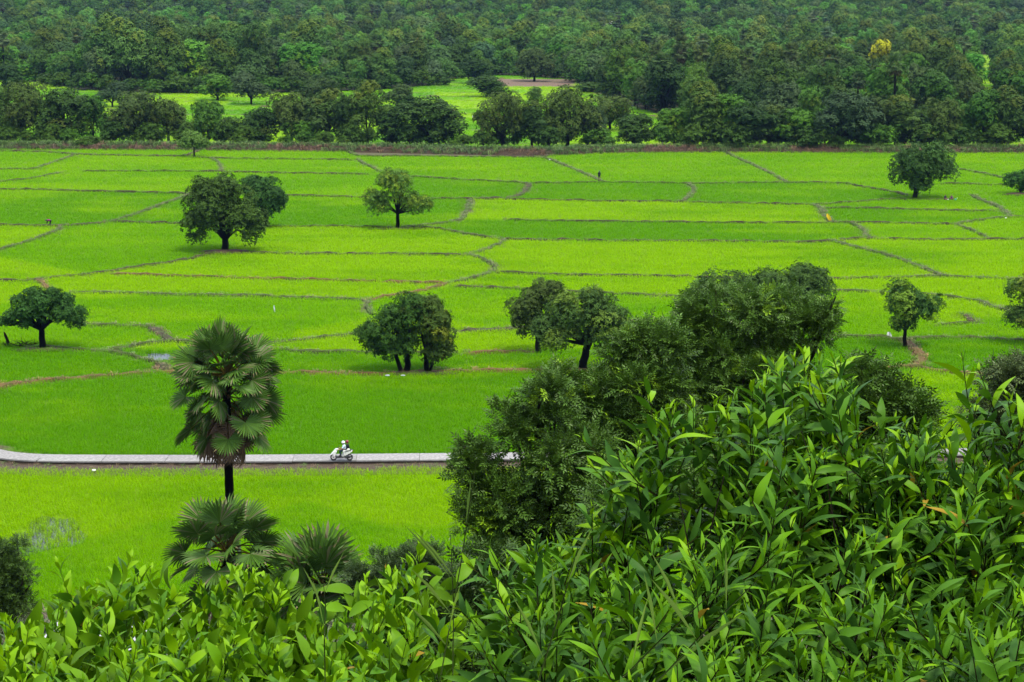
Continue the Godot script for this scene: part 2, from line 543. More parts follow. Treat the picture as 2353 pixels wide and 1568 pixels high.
func far_kind(x: float, d: float) -> int:    # 0 wood floor, 1 rice, 2 bare plot, 3 strip between plots
	var px := bearing(x, d)
	var fd := front_d(px)
	var lane := px > 2236.0 and px < 2300.0 and d > 600.0 and d < 930.0
	if d > fd and not lane:
		return 0
	if px > 1130.0 and px < 1322.0 and d > 667.0 and d < 715.0:
		return 2
	var row := d / 19.0 + 0.35 * sin(x * 0.03) + 0.8 * n_big.get_noise_2d(x * 0.4, 40.0)
	if row - floorf(row) < 0.07:
		return 3
	var colm := x / 43.0 + 0.3 * floorf(row)
	if colm - floorf(colm) < 0.02:
		return 3
	return 1

func far_rice(x: float, d: float) -> Color:
	var row := floorf(d / 19.0 + 0.35 * sin(x * 0.03) + 0.8 * n_big.get_noise_2d(x * 0.4, 40.0))
	var colm := floorf(x / 43.0 + 0.3 * row)
	var k := absi(int(row) * 37 + int(colm) * 101) % 5
	var c: Color = [RICE[1], RICE[2], RICE[0], RICE[2], RICE[1]][k]
	return mul(c, 1.0 + 0.15 * n_mid.get_noise_2d(x, d))

func land_col(x: float, d: float) -> Color:
	var e := n_fine.get_noise_2d(x * 3.0, d * 3.0)
	if d < 112.0:
		return Color(0.035, 0.045, 0.012).lerp(Color(0.06, 0.042, 0.022), clampf(0.5 + e, 0.0, 1.0))
	if d < bank_d(x):
		var f := field_at(x, d)
		if f > 0:
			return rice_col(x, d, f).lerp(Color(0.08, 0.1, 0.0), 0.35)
		if f == -3:
			return Color(0.12, 0.09, 0.055).lerp(Color(0.08, 0.11, 0.02), clampf(0.5 + e * 1.4, 0.0, 1.0))
		return Color(0.13, 0.12, 0.06)
	var k := far_kind(x, d)
	if k == 1:
		return far_rice(x, d)
	if k == 2:
		return Color(0.24, 0.16, 0.115).lerp(Color(0.16, 0.14, 0.08), clampf(e + 0.2, 0.0, 1.0))
	if k == 3:
		return Color(0.12, 0.12, 0.045).lerp(Color(0.13, 0.08, 0.045), clampf(0.5 + e, 0.0, 1.0))
	return Color(0.03, 0.045, 0.012).lerp(Color(0.055, 0.045, 0.02), clampf(0.5 + e, 0.0, 1.0))

func build_ground() -> void:
	var b := Buf.new()
	var rows := []
	var d := -40.0
	while d < 4200.0:
		rows.append(d)
		d += 4.0 if d < 108.0 else maxf(0.7, d * 0.0042) if d < 800.0 else d * 0.02
	var cols := 190
	for r in rows:
		var wide := 90.0 + maxf(r, 0.0) * 0.42
		for k in cols + 1:
			var x := wide * (2.0 * k / cols - 1.0)
			b.v.push_back(Vector3(x, hill(x, -r), -r))
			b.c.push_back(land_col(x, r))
	for r in rows.size() - 1:
		for k in cols:
			var p := r * (cols + 1) + k
			b.i.push_back(p); b.i.push_back(p + cols + 1); b.i.push_back(p + 1)
			b.i.push_back(p + 1); b.i.push_back(p + cols + 1); b.i.push_back(p + cols + 2)
	# smooth normals from the land's own slope
	for v in b.v:
		var e := 1.0
		b.n.push_back(Vector3(hill(v.x - e, v.z) - hill(v.x + e, v.z), 2.0 * e, hill(v.x, v.z - e) - hill(v.x, v.z + e)).normalized())
	structure(b, "ground", rough_mat("soil", 0.35, 0.95, 4.0, 0.6, 1.0), "flat green paddy plain with a wooded slope before it")

func blade_tuft(n: int, h: float, spread: float, w: float, lean: float, sd: int) -> Buf:
	rng.seed = sd
	var b := Buf.new()
	for k in n:
		var q := rng.randf() * TAU
		var r := sqrt(rng.randf()) * spread
		var p := Vector3(cos(q) * r, -0.02, sin(q) * r)
		var a := rng.randf() * TAU
		var out := Vector3(cos(a), 0, sin(a))
		var hh := h * rng.randf_range(0.65, 1.2)
		var side := Vector3(-sin(a), 0, cos(a)) * w * 0.5
		var kk := rng.randf_range(0.92, 1.08)
		var c := Color(kk, kk, kk)
		var mid := p + out * hh * lean * 0.35 + Vector3(0, hh * 0.62, 0)
		var tip := p + out * hh * lean + Vector3(0, hh * 0.95, 0)
		b.tri(p - side, mid, p + side, c)
		b.tri(mid - side * 0.9, tip, mid + side * 0.9, c)
	return b

func build_rice() -> void:
	var m := vmat("rice_blade", 0.8, 0.0, 0.85)
	m.specular_mode = BaseMaterial3D.SPECULAR_DISABLED
	var tuft := amesh(blade_tuft(16, 0.42, 0.26, 0.035, 0.5, 11), m)
	rng.seed = 77
	for zone in 3:
		var xf := []
		var cols := PackedColorArray()
		var d: float = [112.5, 152.0, 428.0][zone]
		var stop: float = [152.0, 432.0, 760.0][zone]
		while d < stop:
			var cell := d * 0.0022 + 0.03
			var wide := d * 0.30 + 8.0
			var n := int(2.0 * wide / cell)
			for k in n:
				var x := -wide + (k + rng.randf()) * cell
				var dd := d + rng.randf() * cell
				var c: Color
				var thin := 1.0
				if zone == 2:
					if dd < bank_d(x) + 9.0 or far_kind(x, dd) != 1 or rng.randf() < 0.35:
						continue
					c = far_rice(x, dd)
				else:
					var f := field_at(x, dd)
					if f <= 0:
						continue
					c = rice_col(x, dd, f)
					if zone == 0:
						# the thin, wet corner of the plot below the road
						var wet := Vector2((x - wet_spot.x) / 2.8, (dd + wet_spot.z) / 5.0).length()
						if wet < 1.0 and rng.randf() > 0.45 + 0.55 * wet + n_fine.get_noise_2d(x * 4.0, dd * 2.0):
							continue
					if Vector2((x - pond_spot.x) / 1.8, (dd + pond_spot.z) / 2.1).length() < 1.0:
						continue
				var s := minf(cell / 0.36, 1.0 + cell) * rng.randf_range(0.8, 1.25)
				var hh := rng.randf_range(0.8, 1.2) * (1.0 + 0.15 * n_fine.get_noise_2d(x, dd)) * thin
				xf.append(Transform3D(Basis(Vector3.UP, rng.randf() * TAU).scaled(Vector3(s, hh, s)), Vector3(x, 0.0, -dd)))
				cols.push_back(mul(c, rng.randf_range(0.92, 1.09)))
			d += cell
		scatter("rice_crop", tuft, xf, cols, ["bright yellow green young rice in the paddy between road and slope", "bright green young rice filling the paddies between road and earth bank", "bright green rice in the strips beyond the earth bank"][zone])

var wet_spot := Vector3.ZERO
var pond_spot := Vector3.ZERO

func build_bunds() -> void:
	var earth := rough_mat("bund", 0.9, 0.95, 5.0, 0.55, 1.0, 0.05)
	var tones := [Color(0.08, 0.068, 0.032), Color(0.085, 0.125, 0.022), Color(0.2, 0.125, 0.04)]
	var weed_tone := [
		[Color(0.1, 0.17, 0.02), Color(0.17, 0.12, 0.06), Color(0.05, 0.09, 0.015)],
		[Color(0.16, 0.22, 0.06), Color(0.1, 0.22, 0.015), Color(0.19, 0.17, 0.08)],
		[Color(0.3, 0.18, 0.06), Color(0.23, 0.13, 0.06), Color(0.16, 0.19, 0.03)]]
	var xf := []
	var cols := PackedColorArray()
	rng.seed = 5
	for k in BUNDS.size():
		var l: Array = bund_lines[k]
		var hw: float = BUNDS[k][0]
		var tone: int = BUNDS[k][1]
		var b := Buf.new()
		var pts := []
		for j in range(0, l.size(), 2):
			pts.append(l[j])
		var m: int = pts.size()
		for j in m:
			var p: Vector3 = pts[j]
			var t: Vector3 = (pts[mini(j + 1, m - 1)] - pts[maxi(j - 1, 0)]).normalized()
			var sd := Vector3(-t.z, 0, t.x)
			var jit := n_fine.get_noise_2d(p.x * 5.0, p.z * 5.0)
			var h := 0.26 * (1.0 + 1.1 * n_fine.get_noise_2d(p.x * 1.3 + 50.0, p.z * 1.3)) + 0.08
			if j == 0 or j == m - 1:
				h *= 0.3
			var w := hw * (0.6 + 0.5 * jit)
			var c: Color = tones[tone].lerp(tones[1], clampf(n_fine.get_noise_2d(p.x * 1.4, p.z * 1.4) * 1.6, 0.0, 0.8))
			for q in 5:
				var f: float = [-1.2, -0.75, 0.0, 0.75, 1.2][q]
				var y: float = [-0.1, h * 0.75, h, h * 0.75, -0.1][q]
				b.v.push_back(p + sd * (f * w) + Vector3(0, y + rng.randf_range(-0.05, 0.05) * float(q > 0 and q < 4), 0))
				b.c.push_back(c)
		for j in m - 1:
			for q in 4:
				var p0 := j * 5 + q
				b.i.push_back(p0); b.i.push_back(p0 + 5); b.i.push_back(p0 + 1)
				b.i.push_back(p0 + 1); b.i.push_back(p0 + 5); b.i.push_back(p0 + 6)
		structure(b, "paddy_bund", earth, ["low bare earth bund between two paddies", "low weedy bund between two paddies", "low straw coloured dry bund between two paddies"][tone])
		for p in l:
			for rep in 3:
				var dens := n_fine.get_noise_2d(p.x * 2.2 + 9.0, p.z * 2.2)
				if rng.randf() > 0.55 + dens * 0.9:
					continue
				var wt: Color = weed_tone[tone][rng.randi() % 3]
				var gg := rng.randf_range(0.5, 1.15) * (0.75 + hw * 0.5)
				xf.append(Transform3D(Basis(Vector3.UP, rng.randf() * TAU).scaled(Vector3(gg, gg * rng.randf_range(0.6, 1.2), gg)), p + Vector3(rng.randf_range(-1, 1) * hw, 0.18, rng.randf_range(-1, 1) * hw)))
				cols.push_back(mul(wt, rng.randf_range(0.7, 1.25)))
	var weed := amesh(blade_tuft(14, 0.36, 0.24, 0.045, 1.0, 21), vmat("weed_blade", 0.8, 0.15, 0.3))
	scatter("bund_weeds", weed, xf, cols, "short grey green and brown weeds growing along the paddy bunds")

func strip(line: Array, prof: Array, col: Color, jit := 0.0) -> Buf:
	# prof: [offset to the far side, height] pairs, from the near side to the far side
	var b := Buf.new()
	var m := line.size()
	var k := prof.size()
	for j in m:
		var p: Vector3 = line[j]
		var t: Vector3 = (line[mini(j + 1, m - 1)] - line[maxi(j - 1, 0)]).normalized()
		var sd := Vector3(t.z, 0, -t.x)
		for q in prof:
			var jj := n_fine.get_noise_3d(p.x * 6.0, q[0] * 9.0, p.z * 6.0) * jit
			b.v.push_back(p + sd * (q[0] + jj * 0.6) + Vector3(0, q[1] + jj * 0.5 * float(q[1] > 0.05), 0))
			b.c.push_back(col)
	for j in m - 1:
		for q in k - 1:
			var p0 := j * k + q
			b.i.push_back(p0); b.i.push_back(p0 + k); b.i.push_back(p0 + 1)
			b.i.push_back(p0 + 1); b.i.push_back(p0 + k); b.i.push_back(p0 + k + 1)
	return b

func build_road() -> void:
	var con := rough_mat("concrete", 0.5, 0.9, 0.6, 0.72, 1.0, 0.02)
	# earth shoulder on the near side, then slabs of concrete with joints
	var shoulder := strip(road_line, [[-4.4, -0.1], [-4.0, 0.1], [-2.6, 0.16], [-1.9, 0.15], [-0.95, 0.1], [-0.88, 0.3], [0.88, 0.3], [1.2, 0.16], [1.5, 0.16], [1.7, -0.1]], Color(0.12, 0.085, 0.058), 0.22)
	structure(shoulder, "road_shoulder", rough_mat("bund", 0.9), "bare brown earth verge carrying the concrete road")
	var root := Node3D.new()
	root.name = "road"
	add_child(root)
	tag(root, "narrow pale grey concrete road across the paddies", "", "", "structure")
	rng.seed = 31
	var at_m := 0
	while at_m < road_line.size() - 5:
		var seg := []
		for k in 6:
			seg.append(road_line[mini(at_m + k, road_line.size() - 1)])
		# leave a finger's width of joint at both ends
		seg[0] = seg[0].lerp(seg[1], 0.015)
		seg[5] = seg[5].lerp(seg[4], 0.015)
		var g := rng.randf_range(0.86, 1.06)
		var y := 0.42 + rng.randf_range(-0.01, 0.01)
		part(strip(seg, [[-0.9, y - 0.13], [-1.03, y - 0.12], [-1.03, y - 0.015], [-1.01, y], [1.03, y], [1.05, y - 0.015], [1.05, y - 0.12], [0.9, y - 0.13]], mul(Color(0.35, 0.335, 0.33), g)), "slab", con, root)
		at_m += 5
	# dry grass and weeds on the verge
	var xf := []
	var cols := PackedColorArray()
	for j in road_line.size() - 1:
		var p: Vector3 = road_line[j]
		for rep in 13:
			var o := rng.randf_range(1.15, 3.2)
			var dens := n_fine.get_noise_2d(p.x * 1.2, o * 3.0)
			if rng.randf() > 0.5 + dens:
				continue
			var gg := rng.randf_range(0.35, 0.8)
			xf.append(Transform3D(Basis(Vector3.UP, rng.randf() * TAU).scaled(Vector3(gg, gg * 0.7, gg)), p + Vector3(rng.randf(), 0.12, o)))
			cols.push_back([Color(0.17, 0.10, 0.05), Color(0.13, 0.085, 0.05), Color(0.08, 0.15, 0.02), Color(0.2, 0.14, 0.07), Color(0.1, 0.18, 0.02)][rng.randi() % 5])
	scatter("verge_weeds", amesh(blade_tuft(14, 0.36, 0.24, 0.045, 1.1, 22), vmat("weed_blade")), xf, cols, "dry brown grass and weeds on the road verge")

func build_bank() -> void:
	var bl := resample(line_of(BANK), 1.5)
	var b := strip(bl, [[-0.6, -0.1], [0.2, 0.3], [1.4, 0.75], [2.8, 1.05], [5.0, 1.15], [7.5, 0.8], [9.0, -0.1]], Color(0.075, 0.048, 0.026), 0.8)
	structure(b, "earth_bank", rough_mat("bank_soil", 0.4, 0.95, 8.0, 0.45, 1.0, 0.04), "raised reddish brown earth bank along the far edge of the paddies")
	var xf := []
	var cols := PackedColorArray()
	rng.seed = 14
	for p in bl:
		for rep in 22:
			var o := rng.randf_range(-0.3, 6.0)
			var y := 0.1 + 1.0 * clampf((o + 0.3) / 3.0, 0.0, 1.0)
			var g := 1.3 * n_mid.get_noise_2d(p.x * 0.5, 77.0) + 0.6 * n_fine.get_noise_2d(p.x, o)
			var c: Color = [Color(0.17, 0.09, 0.045), Color(0.12, 0.075, 0.04), Color(0.2, 0.12, 0.06)][rng.randi() % 3]
			if g > -0.1 or (o > 2.6 and rng.randf() < 0.7):
				c = [Color(0.06, 0.13, 0.015), Color(0.1, 0.19, 0.02), Color(0.05, 0.1, 0.015)][rng.randi() % 3]
			elif rng.randf() < 0.4:
				continue
			var gg := rng.randf_range(0.8, 1.9)
			xf.append(Transform3D(Basis(Vector3.UP, rng.randf() * TAU).scaled(Vector3(gg, gg * rng.randf_range(0.6, 1.3), gg)), p + Vector3(rng.randf_range(-0.8, 0.8), y, -o)))
			cols.push_back(mul(c, rng.randf_range(0.7, 1.3)))
	scatter("bank_grass", amesh(blade_tuft(14, 0.42, 0.3, 0.06, 1.0, 23), vmat("weed_blade")), xf, cols, "dry brown and green grass on the earth bank")

func build_water() -> void:
	var m := StandardMaterial3D.new()
	m.albedo_color = Color(0.16, 0.17, 0.15)
	m.roughness = 0.06
	m.metallic_specular = 0.5
	for w in [[pond_spot, 1.8, 2.2, "shallow pale puddle in the paddy corner beside the weedy bund"], [wet_spot, 2.8, 5.0, "thin water showing between sparse rice below the road"]]:
		rng.seed = 9
		var b := Buf.new()
		var n := 40
		var ring := []
		for k in n:
			var q := TAU * k / n
			var r := 0.9 + 0.12 * sin(q * 3.0 + 1.0) + 0.1 * sin(q * 5.0) + rng.randf_range(-0.06, 0.06)
			ring.append(w[0] + Vector3(cos(q) * r * w[1], 0.035, sin(q) * r * w[2]))
		for k in n:
			b.tri(w[0] + Vector3(0, 0.035, 0), ring[k], ring[(k + 1) % n], Color.WHITE)
		structure(b, "water", m, w[3])

# ---------- kinds of tree for the bank and the far wood ----------
var kinds := []
const KIND_NAME := ["round_tree", "tall_tree", "spreading_tree", "airy_tree", "bushy_tree", "grey_tree", "shrub", "fan_palm"]

func make_kinds() -> void:
	var spec := [
		# ells, per, rel, leaves, l, w, colour, flush of new leaf, its share, fork, trunk r
		[[[Vector3(0, 5.6, 0), Vector3(4.6, 4.2, 4.6)], [Vector3(0.8, 3.2, 0.5), Vector3(4.0, 2.2, 4.0)]], 12, 0.46, 8400, 0.6, 0.27, Color(0.044, 0.098, 0.014), Color(0.11, 0.16, 0.02), 0.1, 1.8, 0.35],
		[[[Vector3(0, 8.2, 0), Vector3(3.1, 4.2, 3.1)], [Vector3(2.2, 4.8, 0.6), Vector3(2.7, 3.2, 2.7)], [Vector3(-2.2, 5.4, -0.6), Vector3(2.6, 3.4, 2.6)]], 8, 0.52, 8200, 0.55, 0.24, Color(0.066, 0.13, 0.024), Color(0.13, 0.19, 0.025), 0.1, 2.4, 0.32],
		[[[Vector3(0, 6.2, 0), Vector3(5.2, 3.0, 5.0)], [Vector3(-3.0, 4.2, 1.0), Vector3(2.8, 2.6, 2.8)], [Vector3(3.2, 4.4, -1.0), Vector3(2.9, 2.7, 2.9)], [Vector3(0.3, 3.4, 1.2), Vector3(3.2, 2.0, 3.2)]], 9, 0.47, 8600, 0.55, 0.24, Color(0.07, 0.118, 0.026), Color(0.11, 0.16, 0.03), 0.1, 1.8, 0.36],
		[[[Vector3(0, 6.6, 0), Vector3(2.9, 5.0, 2.9)], [Vector3(1.4, 9.6, 0), Vector3(1.9, 2.8, 1.9)], [Vector3(-1.5, 8.0, 0.8), Vector3(2.0, 3.2, 2.0)], [Vector3(0.8, 3.6, -0.5), Vector3(2.4, 2.4, 2.4)]], 8, 0.5, 7400, 0.5, 0.18, Color(0.09, 0.185, 0.028), Color(0.16, 0.23, 0.03), 0.1, 2.2, 0.22],
		[[[Vector3(0, 4.4, 0), Vector3(4.2, 3.6, 4.2)], [Vector3(2.0, 7.0, 0.4), Vector3(2.6, 2.4, 2.6)], [Vector3(-2.2, 6.4, 0.0), Vector3(2.5, 2.2, 2.5)]], 9, 0.48, 8200, 0.5, 0.25, Color(0.072, 0.185, 0.016), Color(0.14, 0.25, 0.014), 0.1, 1.4, 0.3],
		[[[Vector3(0, 4.8, 0), Vector3(4.3, 3.8, 4.3)], [Vector3(1.6, 7.2, -0.4), Vector3(2.7, 2.4, 2.7)], [Vector3(-1.8, 3.4, 0.6), Vector3(3.0, 2.3, 3.0)]], 9, 0.48, 8200, 0.5, 0.22, Color(0.066, 0.115, 0.038), Color(0.11, 0.15, 0.05), 0.1, 1.6, 0.3],
		[[[Vector3(0, 1.9, 0), Vector3(2.8, 2.1, 2.8)], [Vector3(1.6, 1.4, 0.8), Vector3(1.6, 1.5, 1.6)]], 14, 0.44, 3800, 0.42, 0.2, Color(0.055, 0.12, 0.014), Color(0.13, 0.2, 0.02), 0.1, 0.5, 0.12],
	]
	for k in spec.size():
		var s: Array = spec[k]
		rng.seed = 400 + k
		var cl := clumps_of(s[0], s[1], s[2])
		var tb := Buf.new()
		wood(tb, Vector3(0, -0.5, 0), Vector3(0, s[9], 0), cl, s[10], 9, BARK)
		var cb := Buf.new()
		crown_leaves(cb, cl, s[3], s[4], s[5], s[6], s[7], s[8], 0.08, 0.12, 0.45)
		var lo := Vector3.ONE * 99
		var hi := -lo
		for q in cl:
			lo = lo.min(q[0] - Vector3.ONE * q[1])
			hi = hi.max(q[0] + Vector3.ONE * q[1])
		var trunk := amesh(tb, rough_mat("bark", 1.2, 0.9, 4.0, 0.65, 1.0))
		var both := ArrayMesh.new()
		add_surface(both, tb, rough_mat("bark", 1.2))
		add_surface(both, cb, vmat("leaf_far", 0.6, 0.24, 0.3))
		kinds.append({"trunk": trunk, "crown": amesh(cb, vmat("leaf_far")), "both": both, "w": hi.x - lo.x, "h": hi.y})
	# a fan palm small enough to stand far off
	rng.seed = 480
	var tb := Buf.new()
	tb.tube([Vector3(0, -0.5, 0), Vector3(0.1, 5, 0), Vector3(0, 10.5, 0)], [0.24, 0.2, 0.17], 7, Color(0.16, 0.14, 0.12))
	var cb := Buf.new()
	for k in 34:
		var e := rng.randf_range(-1.2, 1.35)
		var a := k * 2.4
		var d := Vector3(cos(a) * cos(e), sin(e), sin(a) * cos(e))
		var hub := Vector3(0, 10.5, 0) + d * 1.2
		var dead := e < -0.85
		var c := Color(0.12, 0.085, 0.04) if dead else Color(0.085, 0.13, 0.045)
		cb.tri(Vector3(0, 10.5, 0), hub, hub + Vector3(0.05, -0.06, 0.05), Color(0.2, 0.15, 0.05))
		var y := (d + Vector3(0, -0.25, 0)).normalized()
		var z := (Vector3.UP - y * y.y + rv(0.5)).normalized()
		var x := y.cross(z).normalized()
		for q in 15:
			var t := lerpf(-2.1, 2.1, q / 14.0)
			var r := y * cos(t) + x * sin(t)
			cb.leaf(hub, r, z, rng.randf_range(1.0, 1.35), 0.2, mul(c, rng.randf_range(0.7, 1.4)))
	var both := ArrayMesh.new()
	add_surface(both, tb, rough_mat("bark", 1.2))
	add_surface(both, cb, vmat("leaf_far"))
	kinds.append({"trunk": amesh(tb, rough_mat("bark", 1.2)), "crown": amesh(cb, vmat("leaf_far")), "both": both, "w": 5.4, "h": 12.8})

func tint_mat(k: int) -> StandardMaterial3D:
	var t := [Color(1, 1, 1), Color(1.2, 1.15, 0.9), Color(0.72, 0.8, 0.86), Color(1.15, 1.33, 1.0), Color(1.12, 1.12, 0.8)]
	var c: Color = t[k % 5]
	return vmat("leaf_tint_%d" % (k % 5), 0.6, 0.24, 0.3, Color(c.r * 0.74, c.g * 0.74, c.b * 0.74).linear_to_srgb())

func put_tree(kind: int, p: Vector3, wide: float, high: float, turn: float, tone: int, label: String, group: String, called := "") -> Node3D:
	var k: Dictionary = kinds[kind]
	var t := thing(called if called else KIND_NAME[kind], label, "palm" if kind == 7 else ("bush" if kind == 6 else "tree"), p, turn, group)
	var sc := Vector3(wide / k.w, high / k.h, wide / k.w)
	var x := Transform3D(Basis().scaled(sc), Vector3.ZERO)
	inst(k.trunk, "trunk", t, x)
	var c := inst(k.crown, "crown", t, x)
	c.material_override = tint_mat(tone)
	return t

const ROW := [
	# kind, tone, centre x, base y, width, top y
	2, 4, 50, 331, 116, 190, 0, 0, 146, 331, 112, 208, 4, 2, 212, 331, 72, 226, 2, 0, 309, 332, 118, 212, 2, 4, 385, 332, 96, 234,
	4, 0, 478, 318, 66, 232, 6, 3, 478, 336, 66, 258, 6, 0, 535, 337, 66, 274, 0, 2, 600, 335, 76, 252, 2, 1, 668, 335, 98, 217,
	5, 4, 720, 334, 86, 236, 1, 0, 752, 335, 104, 212, 0, 2, 800, 336, 60, 224, 1, 1, 843, 338, 86, 194, 0, 2, 900, 336, 82, 244, 0, 0, 990, 338, 120, 228,
	2, 1, 1155, 343, 108, 214, 1, 2, 1222, 344, 78, 238, 2, 4, 1305, 342, 128, 206, 5, 2, 1350, 340, 76, 246, 2, 1, 1402, 300, 94, 218, 0, 0, 1458, 339, 84, 266,
	4, 1, 1550, 338, 72, 256, 6, 3, 1524, 340, 60, 292, 1, 4, 1618, 342, 110, 198, 4, 4, 1660, 342, 96, 224, 0, 2, 1704, 343, 108, 234, 5, 0, 1788, 320, 112, 190,
	1, 2, 1768, 343, 96, 248, 3, 3, 1862, 338, 60, 206, 4, 1, 1834, 343, 86, 258, 5, 2, 1936, 345, 150, 216, 2, 0, 1992, 342, 108, 226, 1, 1, 2060, 341, 106, 226,
	0, 2, 2098, 342, 76, 262, 2, 4, 2172, 343, 96, 232, 3, 3, 2222, 341, 66, 240, 4, 2, 2262, 343, 90, 216, 1, 0, 2318, 343, 92, 206, 0, 2, 2366, 343, 90, 226,
	3, 0, -10, 331, 80, 206, 6, 1, 20, 334, 60, 284, 6, 0, 100, 334, 50, 290, 6, 2, 260, 336, 70, 282, 6, 0, 350, 336, 60, 288, 6, 1, 430, 337, 60, 286, 6, 3, 690, 339, 70, 284, 6, 0, 810, 340, 60, 290, 6, 2, 940, 340, 60, 290,
	6, 1, 1062, 345, 56, 316, 6, 0, 1110, 346, 50, 306, 6, 2, 1262, 347, 70, 296, 6, 3, 1380, 345, 66, 302, 6, 1, 1600, 346, 70, 290, 6, 0, 1690, 347, 80, 290, 6, 2, 1850, 347, 80, 296, 6, 1, 1900, 347, 70, 300, 6, 3, 2020, 346, 80, 290, 6, 0, 2140, 346, 80, 288, 6, 2, 2210, 346, 70, 296, 6, 1, 2290, 346, 80, 290,
]
const TONE_WORD := ["mid green", "yellowish green", "dark green", "fresh light green", "olive green"]
const KIND_WORD := ["rounded tree", "tall irregular tree", "broad flat topped tree", "slim airy tree", "lumpy tree", "spreading tree", "low bushy shrub", "fan palm"]
func named(kind: int, tone: int, place: String) -> String:
	return TONE_WORD[tone % 5] + " " + KIND_WORD[kind] + " " + place
const LONE := [
	# kind, tone, centre x, base y, width, top y, label
	[4, 1, 500, 231, 86, 168, "yellow green tree standing alone on a rice strip beyond the bank"],
	[5, 0, 577, 240, 92, 164, "grey green bare branched tree on a mound in the far rice strips"],
	[5, 2, 258, 246, 80, 186, "small grey rounded tree in the rice behind the bank trees"],
	[2, 2, 732, 248, 106, 174, "dark dull tree behind the bank where the far rice ends"],
	[5, 4, 912, 250, 78, 190, "brownish grey rounded tree in the rice behind the bank gap"],
	[0, 2, 938, 252, 44, 218, "small dark round tree beside the brownish grey one"],
	[0, 0, 1120, 223, 82, 170, "dark round tree on a bund before the bare brown plot"],
	[0, 2, 1095, 192, 60, 132, "dense dark tree behind the bare brown plot"],
	[2, 0, 1228, 187, 96, 106, "spreading tree with visible trunk at the edge of the bare plot"],
	[3, 0, 1228, 246, 44, 198, "thin sapling rising between the bank trees"],
	[0, 2, 20, 214, 70, 140, "dark tree at the wood edge beside two fan palms"],
	[4, 3, 52, 188, 80, 146, "bright green round tree at the edge of the far wood"],
]

